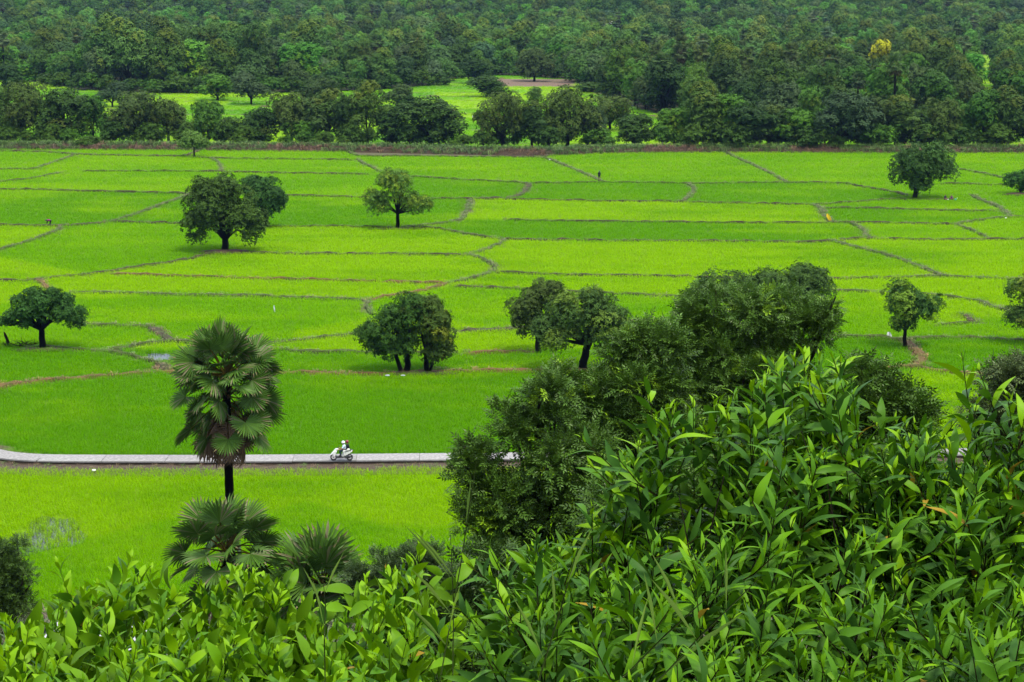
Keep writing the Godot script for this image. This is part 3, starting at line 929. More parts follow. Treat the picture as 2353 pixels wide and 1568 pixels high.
var forest_spots := []
func build_wood() -> void:
	rng.seed = 61
	for k in range(0, ROW.size(), 6):
		var p := gp(ROW[k + 2], ROW[k + 3])
		p.z -= 1.0
		p.y = 0.6 if ROW[k + 3] > 325 else 0.0
		var s := scale_at(p)
		put_tree(ROW[k], p, ROW[k + 4] * 1.28 / s, (ROW[k + 3] - ROW[k + 5]) * 1.04 / s, rng.randf() * TAU, ROW[k + 1], named(ROW[k], ROW[k + 1], "on the reddish earth bank"), "trees along the earth bank" if ROW[k] != 6 else "shrubs along the earth bank")
	for k in 50:   # undergrowth that closes the gaps under the bank trees
		var px := -30.0 + k * 49.0 + rng.randf_range(-14, 14)
		if px > 1040.0 and px < 1112.0 or px > 1385.0 and px < 1530.0 or px > 385.0 and px < 440.0:
			continue
		var p := gp(px, rng.randf_range(334, 341))
		p.y = 0.4
		var tn := rng.randi() % 5
		put_tree(6, p, rng.randf_range(4.0, 8.0), rng.randf_range(2.2, 5.0), rng.randf() * TAU, tn, named(6, tn, "filling the gaps under the bank trees"), "undergrowth shrubs under the bank trees")
	for e in LONE:
		var p := gp(e[2], e[3])
		var s := scale_at(p)
		put_tree(e[0], p, e[4] * 1.1 / s, (e[3] - e[5]) / s, rng.randf() * TAU, e[1], e[6], "")
	# one tree in yellow flower, and the two palms at the wood's edge
	var gold := gp(2025, 168)
	var gs := scale_at(gold)
	var yt := put_tree(4, gold, 66 / gs, 84 / gs, 1.0, 0, "tree covered in bright yellow blossom within the far wood", "", "flowering_tree")
	yt.get_node("crown").material_override = vmat("blossom", 0.6, 0.3, 0.3, Color(1, 1, 1))
	rng.seed = 499
	var yb := Buf.new()
	crown_leaves(yb, clumps_of([[Vector3(0, 5.4, 0), Vector3(3.8, 3.2, 3.8)], [Vector3(1.2, 7.2, 0), Vector3(2.4, 2.0, 2.4)]], 15, 0.36), 5000, 0.5, 0.26, Color(0.42, 0.43, 0.01), Color(0.12, 0.16, 0.02), 0.15)
	yt.get_node("crown").mesh = amesh(yb, vmat("blossom"))
	for e in [[98, 178, 66], [112, 178, 60], [1940, 262, 90], [1382, 188, 96], [1650, 150, 60]]:
		var p := gp(e[0], e[1])
		var s := scale_at(p)
		put_tree(7, p, 42 / s, e[2] / s, rng.randf() * TAU, 0, "fan palm with ragged crown at the edge of the far wood", "fan palms of the far wood")
	# the wood itself
	var spots := []
	var d := 455.0
	while d < 1750.0:
		var step := 8.0 + d * 0.0022
		var x := -d * 0.30 - 20.0
		while x < d * 0.30 + 20.0:
			var xx := x + rng.randf_range(-0.5, 0.5) * step
			var dd := d + rng.randf_range(-0.5, 0.5) * step
			x += step
			var px := bearing(xx, dd)
			if dd < front_d(px) + 2.0 or far_kind(xx, dd) != 0 or dd < bank_d(xx) + 16.0:
				continue
			if px > 2234.0 and px < 2302.0 and dd > 500.0 and dd < 930.0:
				continue
			if absf(px - 2025.0) < 52.0 and dd < -gold.z + 8.0 and dd > -gold.z - 190.0:
				continue
			var grove := n_big.get_noise_2d(xx * 0.55, dd * 0.55)
			var r := rng.randf() + grove * 0.35
			var kind := 0
			if rng.randf() < 0.07 + maxf(0.0, n_big.get_noise_2d(xx * 0.3 + 300.0, dd * 0.3)) * 0.3:
				kind = 7
			elif r < 0.22: kind = 3
			elif r < 0.40: kind = 1
			elif r < 0.56: kind = 4
			elif r < 0.72: kind = 0
			elif r < 0.86: kind = 5
			else: kind = 2
			var sc := 0.72 + 0.75 * pow(rng.randf(), 1.6)
			if px < 720.0 and dd < 700.0 and px > 170.0:
				sc *= 1.35
			elif dd < 700.0:
				sc *= 1.05
			spots.append([dd, xx, kind, sc, rng.randf() * TAU])
		d += step
	for k in 70:
		var px := -40.0 + k * 35.0 + rng.randf_range(-12, 12)
		var fd := front_d(px) + rng.randf_range(-2.0, 3.0)
		if px > 1420.0 and px < 1590.0:
			continue
		var gx := (px - CX) / F * (fd * cos(pitch) + EYE.y * sin(pitch))
		put_tree(6, Vector3(gx, 0, -fd), rng.randf_range(8.0, 13.0), rng.randf_range(3.5, 6.5), rng.randf() * TAU, k % 4, named(6, k % 4, "at the foot of the far wood"), "shrubs at the foot of the far wood")
	spots.sort_custom(func(a, b): return a[0] < b[0])
	var count := mini(230, spots.size())
	for k in count:
		var q: Array = spots[k]
		var kk: Dictionary = kinds[q[2]]
		var tn := rng.randi() % 5
		put_tree(q[2], Vector3(q[1], hill(q[1], -q[0]), -q[0]), kk.w * q[3], kk.h * q[3], q[4], tn, named(q[2], tn, "in the front of the far wood"), "fan palms of the far wood" if q[2] == 7 else "trees at the edge of the far wood")
	for kind in kinds.size():
		var xf := []
		var cols := PackedColorArray()
		for k in range(count, spots.size()):
			var q: Array = spots[k]
			if q[2] != kind:
				continue
			var s: float = q[3]
			xf.append(Transform3D(Basis(Vector3.UP, q[4]).scaled(Vector3(s * rng.randf_range(0.9, 1.2), s, s)), Vector3(q[1], hill(q[1], -q[0]), -q[0])))
			var g := rng.randf_range(0.6, 1.45)
			cols.push_back(Color(g * rng.randf_range(0.75, 1.1), g, g * rng.randf_range(0.8, 1.3)))
		if xf.size():
			scatter("far_wood", kinds[kind].both, xf, cols, ["dark rounded crowns", "olive crowns", "broad brownish crowns", "slim light green crowns", "bright green crowns", "grey green crowns", "", "fan palm crowns"][kind] + " massed in the distant wood")
	print("wood ", spots.size())

# ---------- the lone trees of the paddies ----------
func build_field_trees() -> void:
	var mango := Color(0.046, 0.09, 0.014)
	tree_px("mango_tree", "large round dark mango tree on a brown mound at a bund", 518, 580, [[510, 478, 88, 62], [455, 520, 50, 40], [570, 515, 44, 48], [500, 440, 60, 32]], {"per": 20, "rel": 0.33, "leaves": 22000, "r": 0.62, "fork": 2.0, "col": mango})
	tree_px("mango_tree", "blue green mango tree standing behind the large round one", 610, 524, [[605, 450, 46, 46], [636, 470, 28, 34], [580, 435, 34, 30]], {"per": 14, "rel": 0.36, "leaves": 12000, "r": 0.4, "fork": 2.0, "col": Color(0.039, 0.100, 0.020)})
	tree_px("light_tree", "light olive tree with thin drooping crown standing alone mid paddy", 914, 527, [[905, 436, 54, 42], [870, 470, 34, 38], [955, 470, 40, 30], [900, 412, 36, 20], [985, 468, 16, 16]], {"per": 15, "rel": 0.32, "leaves": 12500, "stray": 0.25, "r": 0.36, "fork": 2.6, "l": 0.34, "w": 0.13, "col": Color(0.077, 0.154, 0.024), "flush": Color(0.202, 0.319, 0.027), "flush_share": 0.3, "bark": Color(0.13, 0.1, 0.075)})
	tree_px("domed_tree", "dark domed tree with two people resting in its shade", 2102, 457, [[2122, 378, 74, 44], [2080, 392, 40, 40], [2160, 396, 42, 36], [2122, 418, 50, 22]], {"per": 18, "rel": 0.32, "leaves": 17000, "r": 0.5, "fork": 3.2, "col": Color(0.042, 0.094, 0.018), "fx": 0.3})
	tree_px("paddy_bush", "dark green bush on a brown mound at the edge of the paddies", 2345, 447, [[2340, 420, 34, 26], [2370, 415, 34, 28]], {"per": 12, "rel": 0.4, "leaves": 6000, "r": 0.16, "fork": 0.5, "category": "bush", "col": Color(0.035, 0.100, 0.015)})
	tree_px("small_tree", "small pale green umbrella tree before the earth bank", 446, 362, [[448, 322, 32, 15], [432, 332, 20, 12], [464, 332, 20, 12]], {"per": 11, "rel": 0.4, "leaves": 5000, "r": 0.22, "fork": 2.2, "col": Color(0.097, 0.182, 0.031)})
	tree_px("mango_tree", "forked dark mango tree beside a heap of cut branches", 97, 804, [[100, 705, 80, 36], [45, 735, 42, 28], [160, 725, 48, 34], [100, 680, 52, 20], [20, 740, 22, 18]], {"per": 20, "rel": 0.24, "leaves": 14000, "stray": 0.2, "r": 0.42, "fork": 2.3, "l": 0.28, "w": 0.12, "limbs": 18, "col": Color(0.035, 0.094, 0.017), "bark": Color(0.13, 0.11, 0.09)})
	tree_px("mango_tree", "dark mango tree with a leaning side stem in the paddy", 936, 858, [[895, 760, 62, 50], [850, 780, 36, 40], [935, 722, 66, 44], [945, 790, 30, 40], [890, 806, 52, 28]], {"per": 15, "rel": 0.34, "leaves": 15000, "stray": 0.2, "r": 0.38, "fork": 2.6, "l": 0.28, "w": 0.12, "stems": [[-0.55, -1.4, 2.8, 0.22]], "col": Color(0.037, 0.091, 0.013)})
	tree_px("mango_tree", "round brownish mango tree with yellow edge close beside a darker one", 980, 858, [[1000, 760, 52, 56], [975, 715, 48, 34], [1010, 790, 40, 36], [1005, 812, 40, 24]], {"per": 16, "rel": 0.34, "leaves": 14000, "r": 0.34, "fork": 2.0, "l": 0.28, "w": 0.12, "stems": [[0.25, 1.0, 2.6, 0.14]], "col": Color(0.053, 0.094, 0.015), "flush": Color(0.168, 0.209, 0.018), "flush_share": 0.1})
	tree_px("mango_tree", "wide mango tree with thick crooked trunk and pale green top", 1337, 854, [[1340, 745, 108, 52], [1275, 770, 60, 52], [1410, 745, 46, 50], [1345, 700, 76, 32]], {"per": 19, "rel": 0.31, "leaves": 22000, "r": 0.5, "fork": 2.9, "l": 0.28, "w": 0.12, "lean": Vector3(-0.15, 0, 0), "fx": 0.7, "col": Color(0.051, 0.102, 0.020), "flush": Color(0.168, 0.275, 0.036), "flush_share": 0.3})
	tree_px("mango_tree", "brownish mango tree behind the wide crooked one", 1236, 812, [[1215, 715, 44, 42], [1262, 678, 44, 30], [1210, 750, 34, 36]], {"per": 14, "rel": 0.36, "leaves": 12000, "r": 0.36, "fork": 2.0, "l": 0.28, "w": 0.12, "col": Color(0.060, 0.097, 0.020)})
	tree_px("mango_tree", "broad dark mango tree rising behind the feathery leaved tree", 1740, 800, [[1660, 690, 92, 52], [1830, 672, 86, 52], [1740, 668, 90, 46], [1850, 640, 50, 26]], {"per": 16, "rel": 0.32, "leaves": 22000, "r": 0.5, "fork": 3.0, "l": 0.3, "w": 0.13, "col": Color(0.049, 0.097, 0.018)})
	tree_px("mango_tree", "uneven young mango tree standing where a dry path bends", 2079, 802, [[2060, 680, 44, 38], [2090, 715, 52, 38], [2140, 705, 26, 32], [2075, 740, 34, 24]], {"per": 13, "rel": 0.36, "leaves": 11000, "r": 0.26, "fork": 2.0, "l": 0.28, "w": 0.13, "col": Color(0.040, 0.100, 0.017), "flush": Color(0.168, 0.297, 0.027), "flush_share": 0.3})
	tree_px("mango_tree", "dark mango tree with yellowing skirt past the bent dry path", 2370, 795, [[2370, 685, 62, 56], [2345, 735, 36, 34], [2400, 730, 50, 44]], {"per": 16, "rel": 0.34, "leaves": 13000, "r": 0.36, "fork": 2.0, "l": 0.28, "w": 0.12, "col": Color(0.045, 0.091, 0.015), "flush": Color(0.168, 0.242, 0.027), "flush_share": 0.2})

# ---------- feathery leaved trees on the slope: crowns of pinnate sprays ----------
func spray_mesh(pairs: int, l: float, w: float, sd: int, m: Material) -> ArrayMesh:
	rng.seed = sd
	var b := Buf.new()
	var len := l * pairs * 0.55
	b.leaf(Vector3.ZERO, Vector3(0, 1, 0), Vector3(0, 0, 1), len, 0.008, Color(0.6, 0.5, 0.3))
	for k in pairs:
		var t := (k + 0.6) / pairs
		for s in [-1.0, 1.0]:
			var d := Vector3(s * 0.85, 0.55, rng.randf_range(-0.15, 0.25)).normalized()
			var n := Vector3(s * rng.randf_range(-0.5, 0.2), 0.1, 1).normalized()
			var g := rng.randf_range(0.75, 1.2)
			b.leaf(Vector3(0, len * t, -len * 0.12 * t * t), d, n, l * rng.randf_range(0.8, 1.15) * (1.0 - 0.35 * absf(t - 0.45)), w, Color(g, g, g))
	b.leaf(Vector3(0, len, -len * 0.12), Vector3(0, 1, -0.2).normalized(), Vector3(0, 0, 1), l, w, Color.WHITE)
	return amesh(b, m)

func spray_tree(called: String, label: String, depth: float, bx: float, ells: Array, o: Dictionary) -> Node3D:
	rng.seed = hash(label)
	var mid := at(bx, ells[0][1], depth)
	var foot := Vector3(mid.x, hill(mid.x, mid.z), mid.z)
	var s := F / depth
	var own := []
	for e in ells:
		var c := at(e[0], e[1], depth + (e[4] if e.size() > 4 else 0.0)) - foot
		own.append([c, Vector3(e[2] / s, e[3] / s, (e[2] + e[3]) * 0.5 / s)])
	var t := thing(called, label, o.get("category", "tree"), foot, 0.0, o.get("group", ""))
	var cl := clumps_of(own, o.get("per", 12) + 6, o.get("rel", 0.36) * 0.82)
	var tb := Buf.new()
	var fork := Vector3(o.get("fx", 0.0), own[0][0].y - own[0][1].y * 0.9, 0)
	for e in own:
		fork.y = minf(fork.y, e[0].y - e[1].y * 0.6)
	fork.y = maxf(fork.y, 0.6)
	wood(tb, Vector3(0, -0.5, 0), fork, cl, o.get("r", 0.2) * 1.25, o.get("limbs", 30), Color(0.22, 0.155, 0.12))
	part(tb, "trunk", rough_mat("bark", 1.2), t)
	var xf := []
	var cols := PackedColorArray()
	var area := 0.0
	for k in cl:
		area += k[1] * k[1]
	var total := int(o.get("sprays", 2600) * 0.8)
	var sz: float = o.get("size", 1.0)
	for k in cl:
		var r: float = k[1]
		var base: Color = mul(o.get("col", Color(0.058, 0.125, 0.012)), rng.randf_range(0.75, 1.2))
		var young: bool = rng.randf() < o.get("young", 0.12)
		var shoots := [k[0] + dirv() * r, k[0] + dirv() * r]
		for j in int(total * r * r / area):
			var d := dirv()
			if d.y < -0.2 and rng.randf() < 0.5:
				d.y = -d.y
			var p: Vector3 = k[0] + d * r * ((1.0 - 0.55 * rng.randf() * rng.randf()) if rng.randf() > 0.14 else rng.randf_range(1.0, 1.5))
			var y := (d * 0.8 + Vector3(0, 0.15, 0) + rv(0.6)).normalized()
			var z := (Vector3.UP * 0.9 + rv(0.7) - y * y.y).normalized()
			var x := y.cross(z).normalized()
			z = x.cross(y)
			var g := sz * rng.randf_range(0.75, 1.25)
			xf.append(Transform3D(Basis(x * g, y * g, z * g), p))
			var c := mul(base, rng.randf_range(0.75, 1.3))
			if young and minf(p.distance_to(shoots[0]), p.distance_to(shoots[1])) < r * 0.45:
				c = c.lerp(Color(0.21, 0.37, 0.012), rng.randf_range(0.6, 1.0))
			cols.push_back(c)
	var mesh: Mesh = mats_mesh["spray"]
	scatter("crown", mesh, xf, cols, "", t)
	return t

var mats_mesh := {}
func build_slope_trees() -> void:
	mats_mesh["spray"] = spray_mesh(4, 0.13, 0.048, 3, vmat("leaflet", 0.4, 0.3, 0.3))
	var grp := "feathery leaved trees on the slope"
	spray_tree("feathery_tree", "tall feathery leaved tree before the broad dark mango", 62, 1730, [[1740, 760, 140, 90], [1850, 770, 80, 80], [1640, 830, 110, 90], [1760, 870, 130, 90], [1580, 770, 60, 50], [1890, 730, 40, 50], [1540, 860, 100, 80], [1650, 940, 130, 90], [1800, 960, 120, 90], [1615, 715, 60, 50], [1480, 880, 70, 60], [1700, 1050, 150, 90], [1850, 1060, 140, 90], [1560, 1060, 130, 90]], {"sprays": 17500, "per": 11, "rel": 0.33, "r": 0.3, "young": 0.4, "group": grp})
	spray_tree("feathery_tree", "feathery leaved tree with thin brown limbs crossing before the road", 50, 1250, [[1180, 1010, 75, 75], [1260, 930, 60, 70], [1300, 1060, 110, 100], [1090, 1090, 70, 70], [1180, 1180, 120, 90], [1330, 1190, 110, 100], [1120, 1200, 80, 70], [1180, 1330, 110, 90], [1300, 1330, 100, 80]], {"sprays": 8600, "per": 9, "rel": 0.36, "r": 0.26, "young": 0.2, "group": grp})
	spray_tree("feathery_tree", "feathery leaved tree rising between the limbs tree and the tall one", 54, 1450, [[1290, 905, 55, 55], [1400, 900, 50, 60], [1440, 820, 60, 60], [1520, 800, 70, 60], [1480, 920, 110, 90], [1420, 1020, 110, 90], [1550, 1000, 110, 100], [1370, 960, 80, 70]], {"sprays": 9600, "per": 9, "rel": 0.36, "r": 0.24, "young": 0.4, "group": grp})
	spray_tree("feathery_tree", "sparse feathery leaved tree behind the leafy acacia tip", 46, 2010, [[1990, 880, 70, 60], [2070, 930, 70, 60], [2110, 980, 50, 50], [1960, 960, 90, 80], [2080, 1040, 80, 60], [1880, 990, 90, 80]], {"sprays": 4200, "per": 8, "rel": 0.36, "r": 0.18, "young": 0.04, "group": grp})
	spray_tree("feathery_shrub", "fine leaved shrub hidden low behind the narrow leaved acacias", 40, 1700, [[1600, 1180, 160, 90], [1800, 1200, 170, 90], [1980, 1150, 150, 90], [1450, 1210, 120, 80]], {"sprays": 5200, "per": 10, "rel": 0.4, "r": 0.16, "young": 0.1, "category": "bush"})
	spray_tree("willow_leaved_tree", "narrow leaved tree standing behind the young acacia shoots", 58, 2320, [[2330, 890, 70, 66], [2270, 960, 66, 56], [2350, 980, 80, 70], [2400, 870, 60, 70], [2290, 1040, 60, 50]], {"sprays": 4600, "per": 9, "rel": 0.36, "r": 0.2, "young": 0.12, "col": Color(0.07, 0.105, 0.03)})
	spray_tree("feathery_shrub", "dark fine leaved shrub beside the lower fan palm", 60, 880, [[900, 1320, 80, 46], [960, 1300, 60, 40], [1010, 1350, 60, 50], [860, 1370, 70, 40], [820, 1330, 40, 36]], {"sprays": 3600, "per": 9, "rel": 0.36, "r": 0.14, "young": 0.25, "category": "bush", "size": 0.8, "col": Color(0.05, 0.09, 0.024)})
	spray_tree("feathery_shrub", "shaded fine leaved shrub in the dip between acacia bushes", 40, 1100, [[1090, 1420, 90, 70], [1120, 1520, 110, 80], [1180, 1460, 90, 70], [1000, 1460, 90, 60], [1110, 1340, 80, 70], [1080, 1560, 110, 70]], {"sprays": 4600, "per": 9, "rel": 0.38, "r": 0.12, "young": 0.05, "category": "bush", "col": Color(0.042, 0.085, 0.014)})
	spray_tree("dark_tree", "dark fine leaved tree at the near corner of the paddy below the road", 86, 20, [[18, 1285, 36, 46], [40, 1330, 44, 36], [0, 1350, 60, 50], [30, 1400, 60, 40], [-30, 1300, 50, 60]], {"sprays": 3400, "per": 10, "rel": 0.34, "r": 0.2, "young": 0.05, "col": Color(0.05, 0.1, 0.014), "size": 1.0})

# ---------- fan palms ----------
func fan_mesh(sd: int, dead: bool, m: Material) -> ArrayMesh:
	rng.seed = sd
	var b := Buf.new()
	var n := 30
	var half := 2.35
	var base := Color(0.058, 0.125, 0.018) if not dead else Color(0.15, 0.1, 0.058)
	var sag := rng.randf_range(0.05, 0.2) if not dead else 0.5
	var cup := rng.randf_range(-0.25, 0.25)
	for k in n:
		var t0 := lerpf(-half, half, float(k) / n)
		var t1 := lerpf(-half, half, float(k + 1) / n)
		var tm := (t0 + t1) * 0.5
		var r := (1.0 - 0.22 * pow(absf(tm) / half, 2.0)) * rng.randf_range(0.93, 1.05)
		var rj := 0.55 * r
		var f := func(t: float, q: float, z: float) -> Vector3:
			return Vector3(sin(t) * q, cos(t) * q, z + cup * q * q * absf(sin(t)) - sag * 0.35 * q * q)
		var a: Vector3 = f.call(t0, rj, 0.018)
		var c: Vector3 = f.call(t1, rj, 0.018)
		var e: Vector3 = f.call(tm, rj, -0.018)
		var col := mul(base, rng.randf_range(0.75, 1.3))
		if not dead and rng.randf() < 0.05:
			col = Color(0.15, 0.15, 0.075)
		b.tri(Vector3.ZERO, a, e, col)
		b.tri(Vector3.ZERO, e, c, col)
		# the free end folds, narrows and hangs
		var droop := sag * rng.randf_range(0.3, 1.6) + (0.4 if rng.randf() < 0.06 else 0.0)
		var q1 := lerpf(rj, r, 0.5)
		var tw := (t1 - t0) * 0.34 * rng.randf_range(0.8, 1.1)
		var a1: Vector3 = f.call(tm - tw, q1, 0.01 - droop * 0.1)
		var c1: Vector3 = f.call(tm + tw, q1, 0.01 - droop * 0.1)
		var e1: Vector3 = f.call(tm, q1, -0.014 - droop * 0.1)
		var tip: Vector3 = f.call(tm + rng.randf_range(-0.04, 0.04), r * (1.0 - 0.12 * droop), -droop * 0.42)
		b.quad(a, a1, e1, e, col)
		b.quad(e, e1, c1, c, col)
		var tc := col if dead or rng.randf() < 0.85 else Color(0.17, 0.15, 0.07)
		b.tri(a1, tip, e1, tc)
		b.tri(e1, tip, c1, tc)
	return amesh(b, m)

var fans := []
var dead_fans := []
func fan_palm(called: String, label: String, depth: float, cx: float, cy: float, o: Dictionary) -> void:
	var hub := at(cx, cy, depth)
	var foot := Vector3(hub.x + o.get("lean", 0.0), hill(hub.x, hub.z), hub.z)
	var t := thing(called, label, "palm", foot)
	rng.seed = hash(label)
	var h := hub - foot
	var tb := Buf.new()
	var pts := []
	var rad := []
	for k in 40:
		var q := k / 39.0
		pts.append(Vector3(h.x * q * q, h.y * q - 0.3 * (1.0 - q), h.z * q))
		rad.append(o.r * (1.25 - 0.35 * q) * (1.0 + 0.06 * (k % 2)))
	tb.tube(pts, rad, 12, Color(0.16, 0.14, 0.12))
	part(tb, "trunk", rough_mat("palm_bark", 2.5, 0.95, 6.0, 0.45, 1.0, 0.05), t)
	# cut leaf bases and fibre round the heart of the crown
	for k in 26:
		var az := k * 2.39996
		var y := h.y - 0.1 - 0.045 * k
		var bb := Buf.new()
		var o0: Vector3 = Vector3(h.x, y, h.z) + Vector3(cos(az), 0, sin(az)) * o.r * 0.7
		bb.tube([o0, o0 + Vector3(cos(az) * 0.22, 0.2, sin(az) * 0.22)], [0.07, 0.035], 5, Color(0.3, 0.19, 0.06).lerp(Color(0.14, 0.09, 0.05), rng.randf()))
		part(bb, "leaf_base", vmat("petiole", 0.5, 0.3), t)
	var n: int = o.n
	for k in n:
		var q := float(k) / n
		var e: float = lerpf(o.get("e1", 1.35), o.get("e0", -1.15), pow(q, o.get("pw", 0.9))) + rng.randf_range(-0.12, 0.12)
		var az := k * 2.39996 + rng.randf_range(-0.25, 0.25)
		var dead: bool = q > o.get("dead", 0.84)
		var low: float = maxf(0.0, q - 0.55) * o.get("skirt", 3.0)
		var d := Vector3(cos(az) * cos(e), sin(e), sin(az) * cos(e))
		var root := h + Vector3(0, -low * 0.9, 0)
		var pl: float = o.pet * rng.randf_range(0.85, 1.15) * (0.92 if q < 0.1 else 1.0)
		var end := root + d * pl + Vector3(0, -0.12 * pl * cos(e), 0)
		if dead:
			e -= 0.2
			pl *= 0.6
			end = root + d * pl
		var y := (d + Vector3(0, -0.35 * cos(e) - (0.4 if dead else 0.0), 0)).normalized()
		var z := Vector3.UP - y * y.y
		if z.length() < 0.25:
			z += Vector3(cos(az), 0, sin(az))
		z = (z.normalized() + rv(0.3)).normalized().rotated(y, rng.randf_range(-1.25, 1.25))
		var x := y.cross(z).normalized()
		z = x.cross(y).normalized()
		var s: float = o.blade * rng.randf_range(0.85, 1.12)
		var fr := inst((dead_fans if dead else fans)[rng.randi() % 4], "frond", t, Transform3D(Basis(x * s, y * s, z * s), end))
		# the petiole reaches back to the trunk, in the frond's own axes
		var inv := fr.transform.affine_inverse()
		var mid := root.lerp(end, 0.55) + Vector3(0, 0.1 * pl * cos(e), 0)
		var pb := Buf.new()
		pb.tube([inv * root, inv * root.lerp(mid, 0.5), inv * mid, inv * mid.lerp(end, 0.6), inv * end], [0.05 / s, 0.038 / s, 0.03 / s, 0.026 / s, 0.02 / s], 6, Color(0.13, 0.09, 0.05) if dead else Color(0.5, 0.34, 0.06).lerp(Color(0.24, 0.24, 0.06), rng.randf() * (1.0 - q)))
		part(pb, "petiole", vmat("petiole", 0.5, 0.4), fr)

func build_palms() -> void:
	for k in 4:
		fans.append(fan_mesh(700 + k, false, vmat("fan", 0.45, 0.26, 0.18)))
		dead_fans.append(fan_mesh(720 + k, true, vmat("fan_dead", 0.8, 0.3, 0.15)))
	fan_palm("fan_palm", "tall fan palm with full round crown and hanging brown skirt", 100, 519, 864, {"r": 0.22, "n": 84, "pet": 2.0, "blade": 1.22, "skirt": 7.2, "dead": 0.83, "e0": -1.0, "e1": 1.4, "pw": 0.82})
	fan_palm("fan_palm", "shorter fan palm with open crown below the tall one", 84, 520, 1268, {"r": 0.15, "n": 36, "pet": 1.6, "blade": 1.25, "skirt": 2.6, "dead": 0.9, "e0": -0.9, "pw": 0.85})
	fan_palm("fan_palm", "low fan palm with upright fans among the shrubs", 80, 738, 1345, {"r": 0.15, "n": 26, "pet": 1.2, "blade": 1.5, "skirt": 1.0, "dead": 0.95, "e0": -0.5, "e1": 1.4, "pw": 0.9})

# ---------- acacia shrubs close by: every leaf its own piece ----------
func phyllode(wide: float, falc: float, arch: float, sd: int) -> ArrayMesh:
	rng.seed = sd
	var st := SurfaceTool.new()
	st.begin(Mesh.PRIMITIVE_TRIANGLES)
	var n := 8
	var wave := rng.randf_range(-0.03, 0.03)
	for k in n + 1:
		var t := float(k) / n
		var w := wide * 0.5 * pow(sin(PI * pow(clampf(t * 0.985 + 0.01, 0.0, 1.0), 0.8)), 0.85)
		var cx := falc * (t * t - 0.4 * t)
		var cz := -arch * t * t + 0.06 * sin(t * 3.0)
		var tw := wave * sin(t * 7.0)
		for q in 3:
			var f := q - 1.0
			st.set_color(Color.WHITE)
			st.set_smooth_group(0)
			st.add_vertex(Vector3(cx + f * w, t, cz + absf(f) * w * 0.22 + f * tw))
	for k in n:
		for q in 2:
			var p := k * 3 + q
			st.add_index(p); st.add_index(p + 3); st.add_index(p + 1)
			st.add_index(p + 1); st.add_index(p + 3); st.add_index(p + 4)
	st.generate_normals()
	return st.commit()

func leaf_mat(key: String, lin: Color, rough: float) -> StandardMaterial3D:
	var m := vmat(key, rough, 0.24, 0.45, lin.linear_to_srgb())
	return m

var broad := []
var narrow := []
func foliage(t: Node3D, foot: Vector3, tips: Array, shapes: Array, size: float, n: int) -> void:
	for v in 2:
		var xf := []
		var cols := PackedColorArray()
		for k in n / 2:
			var p: Vector3 = tips[rng.randi() % tips.size()] - foot
			var q := rng.randf_range(0.12, 0.9)
			p = p + Vector3(rng.randf_range(-0.28, 0.28), -q * minf(p.y * 0.8, 1.7), rng.randf_range(-0.35, 0.1))
			var y := (Vector3(rng.randf_range(-1, 1), rng.randf_range(0.1, 1.6) if size > 0.21 else rng.randf_range(-0.3, 0.9), rng.randf_range(-1, 1))).normalized()
			var z := (Vector3.UP * 0.6 + rv(0.9) - y * y.y * 0.6).normalized()
			var x := y.cross(z).normalized()
			z = x.cross(y)
			var l := size * rng.randf_range(0.8, 1.25)
			xf.append(Transform3D(Basis(x * l, y * l, z * l), p))
			var g := rng.randf_range(0.7, 1.3)
			cols.push_back(Color(0.09 * g, 0.2 * g, 0.004 * g) if size > 0.2 else Color(0.052 * g, 0.135 * g, 0.008 * g))
		scatter("foliage", lush[shapes[v * 2]], xf, cols, "", t)

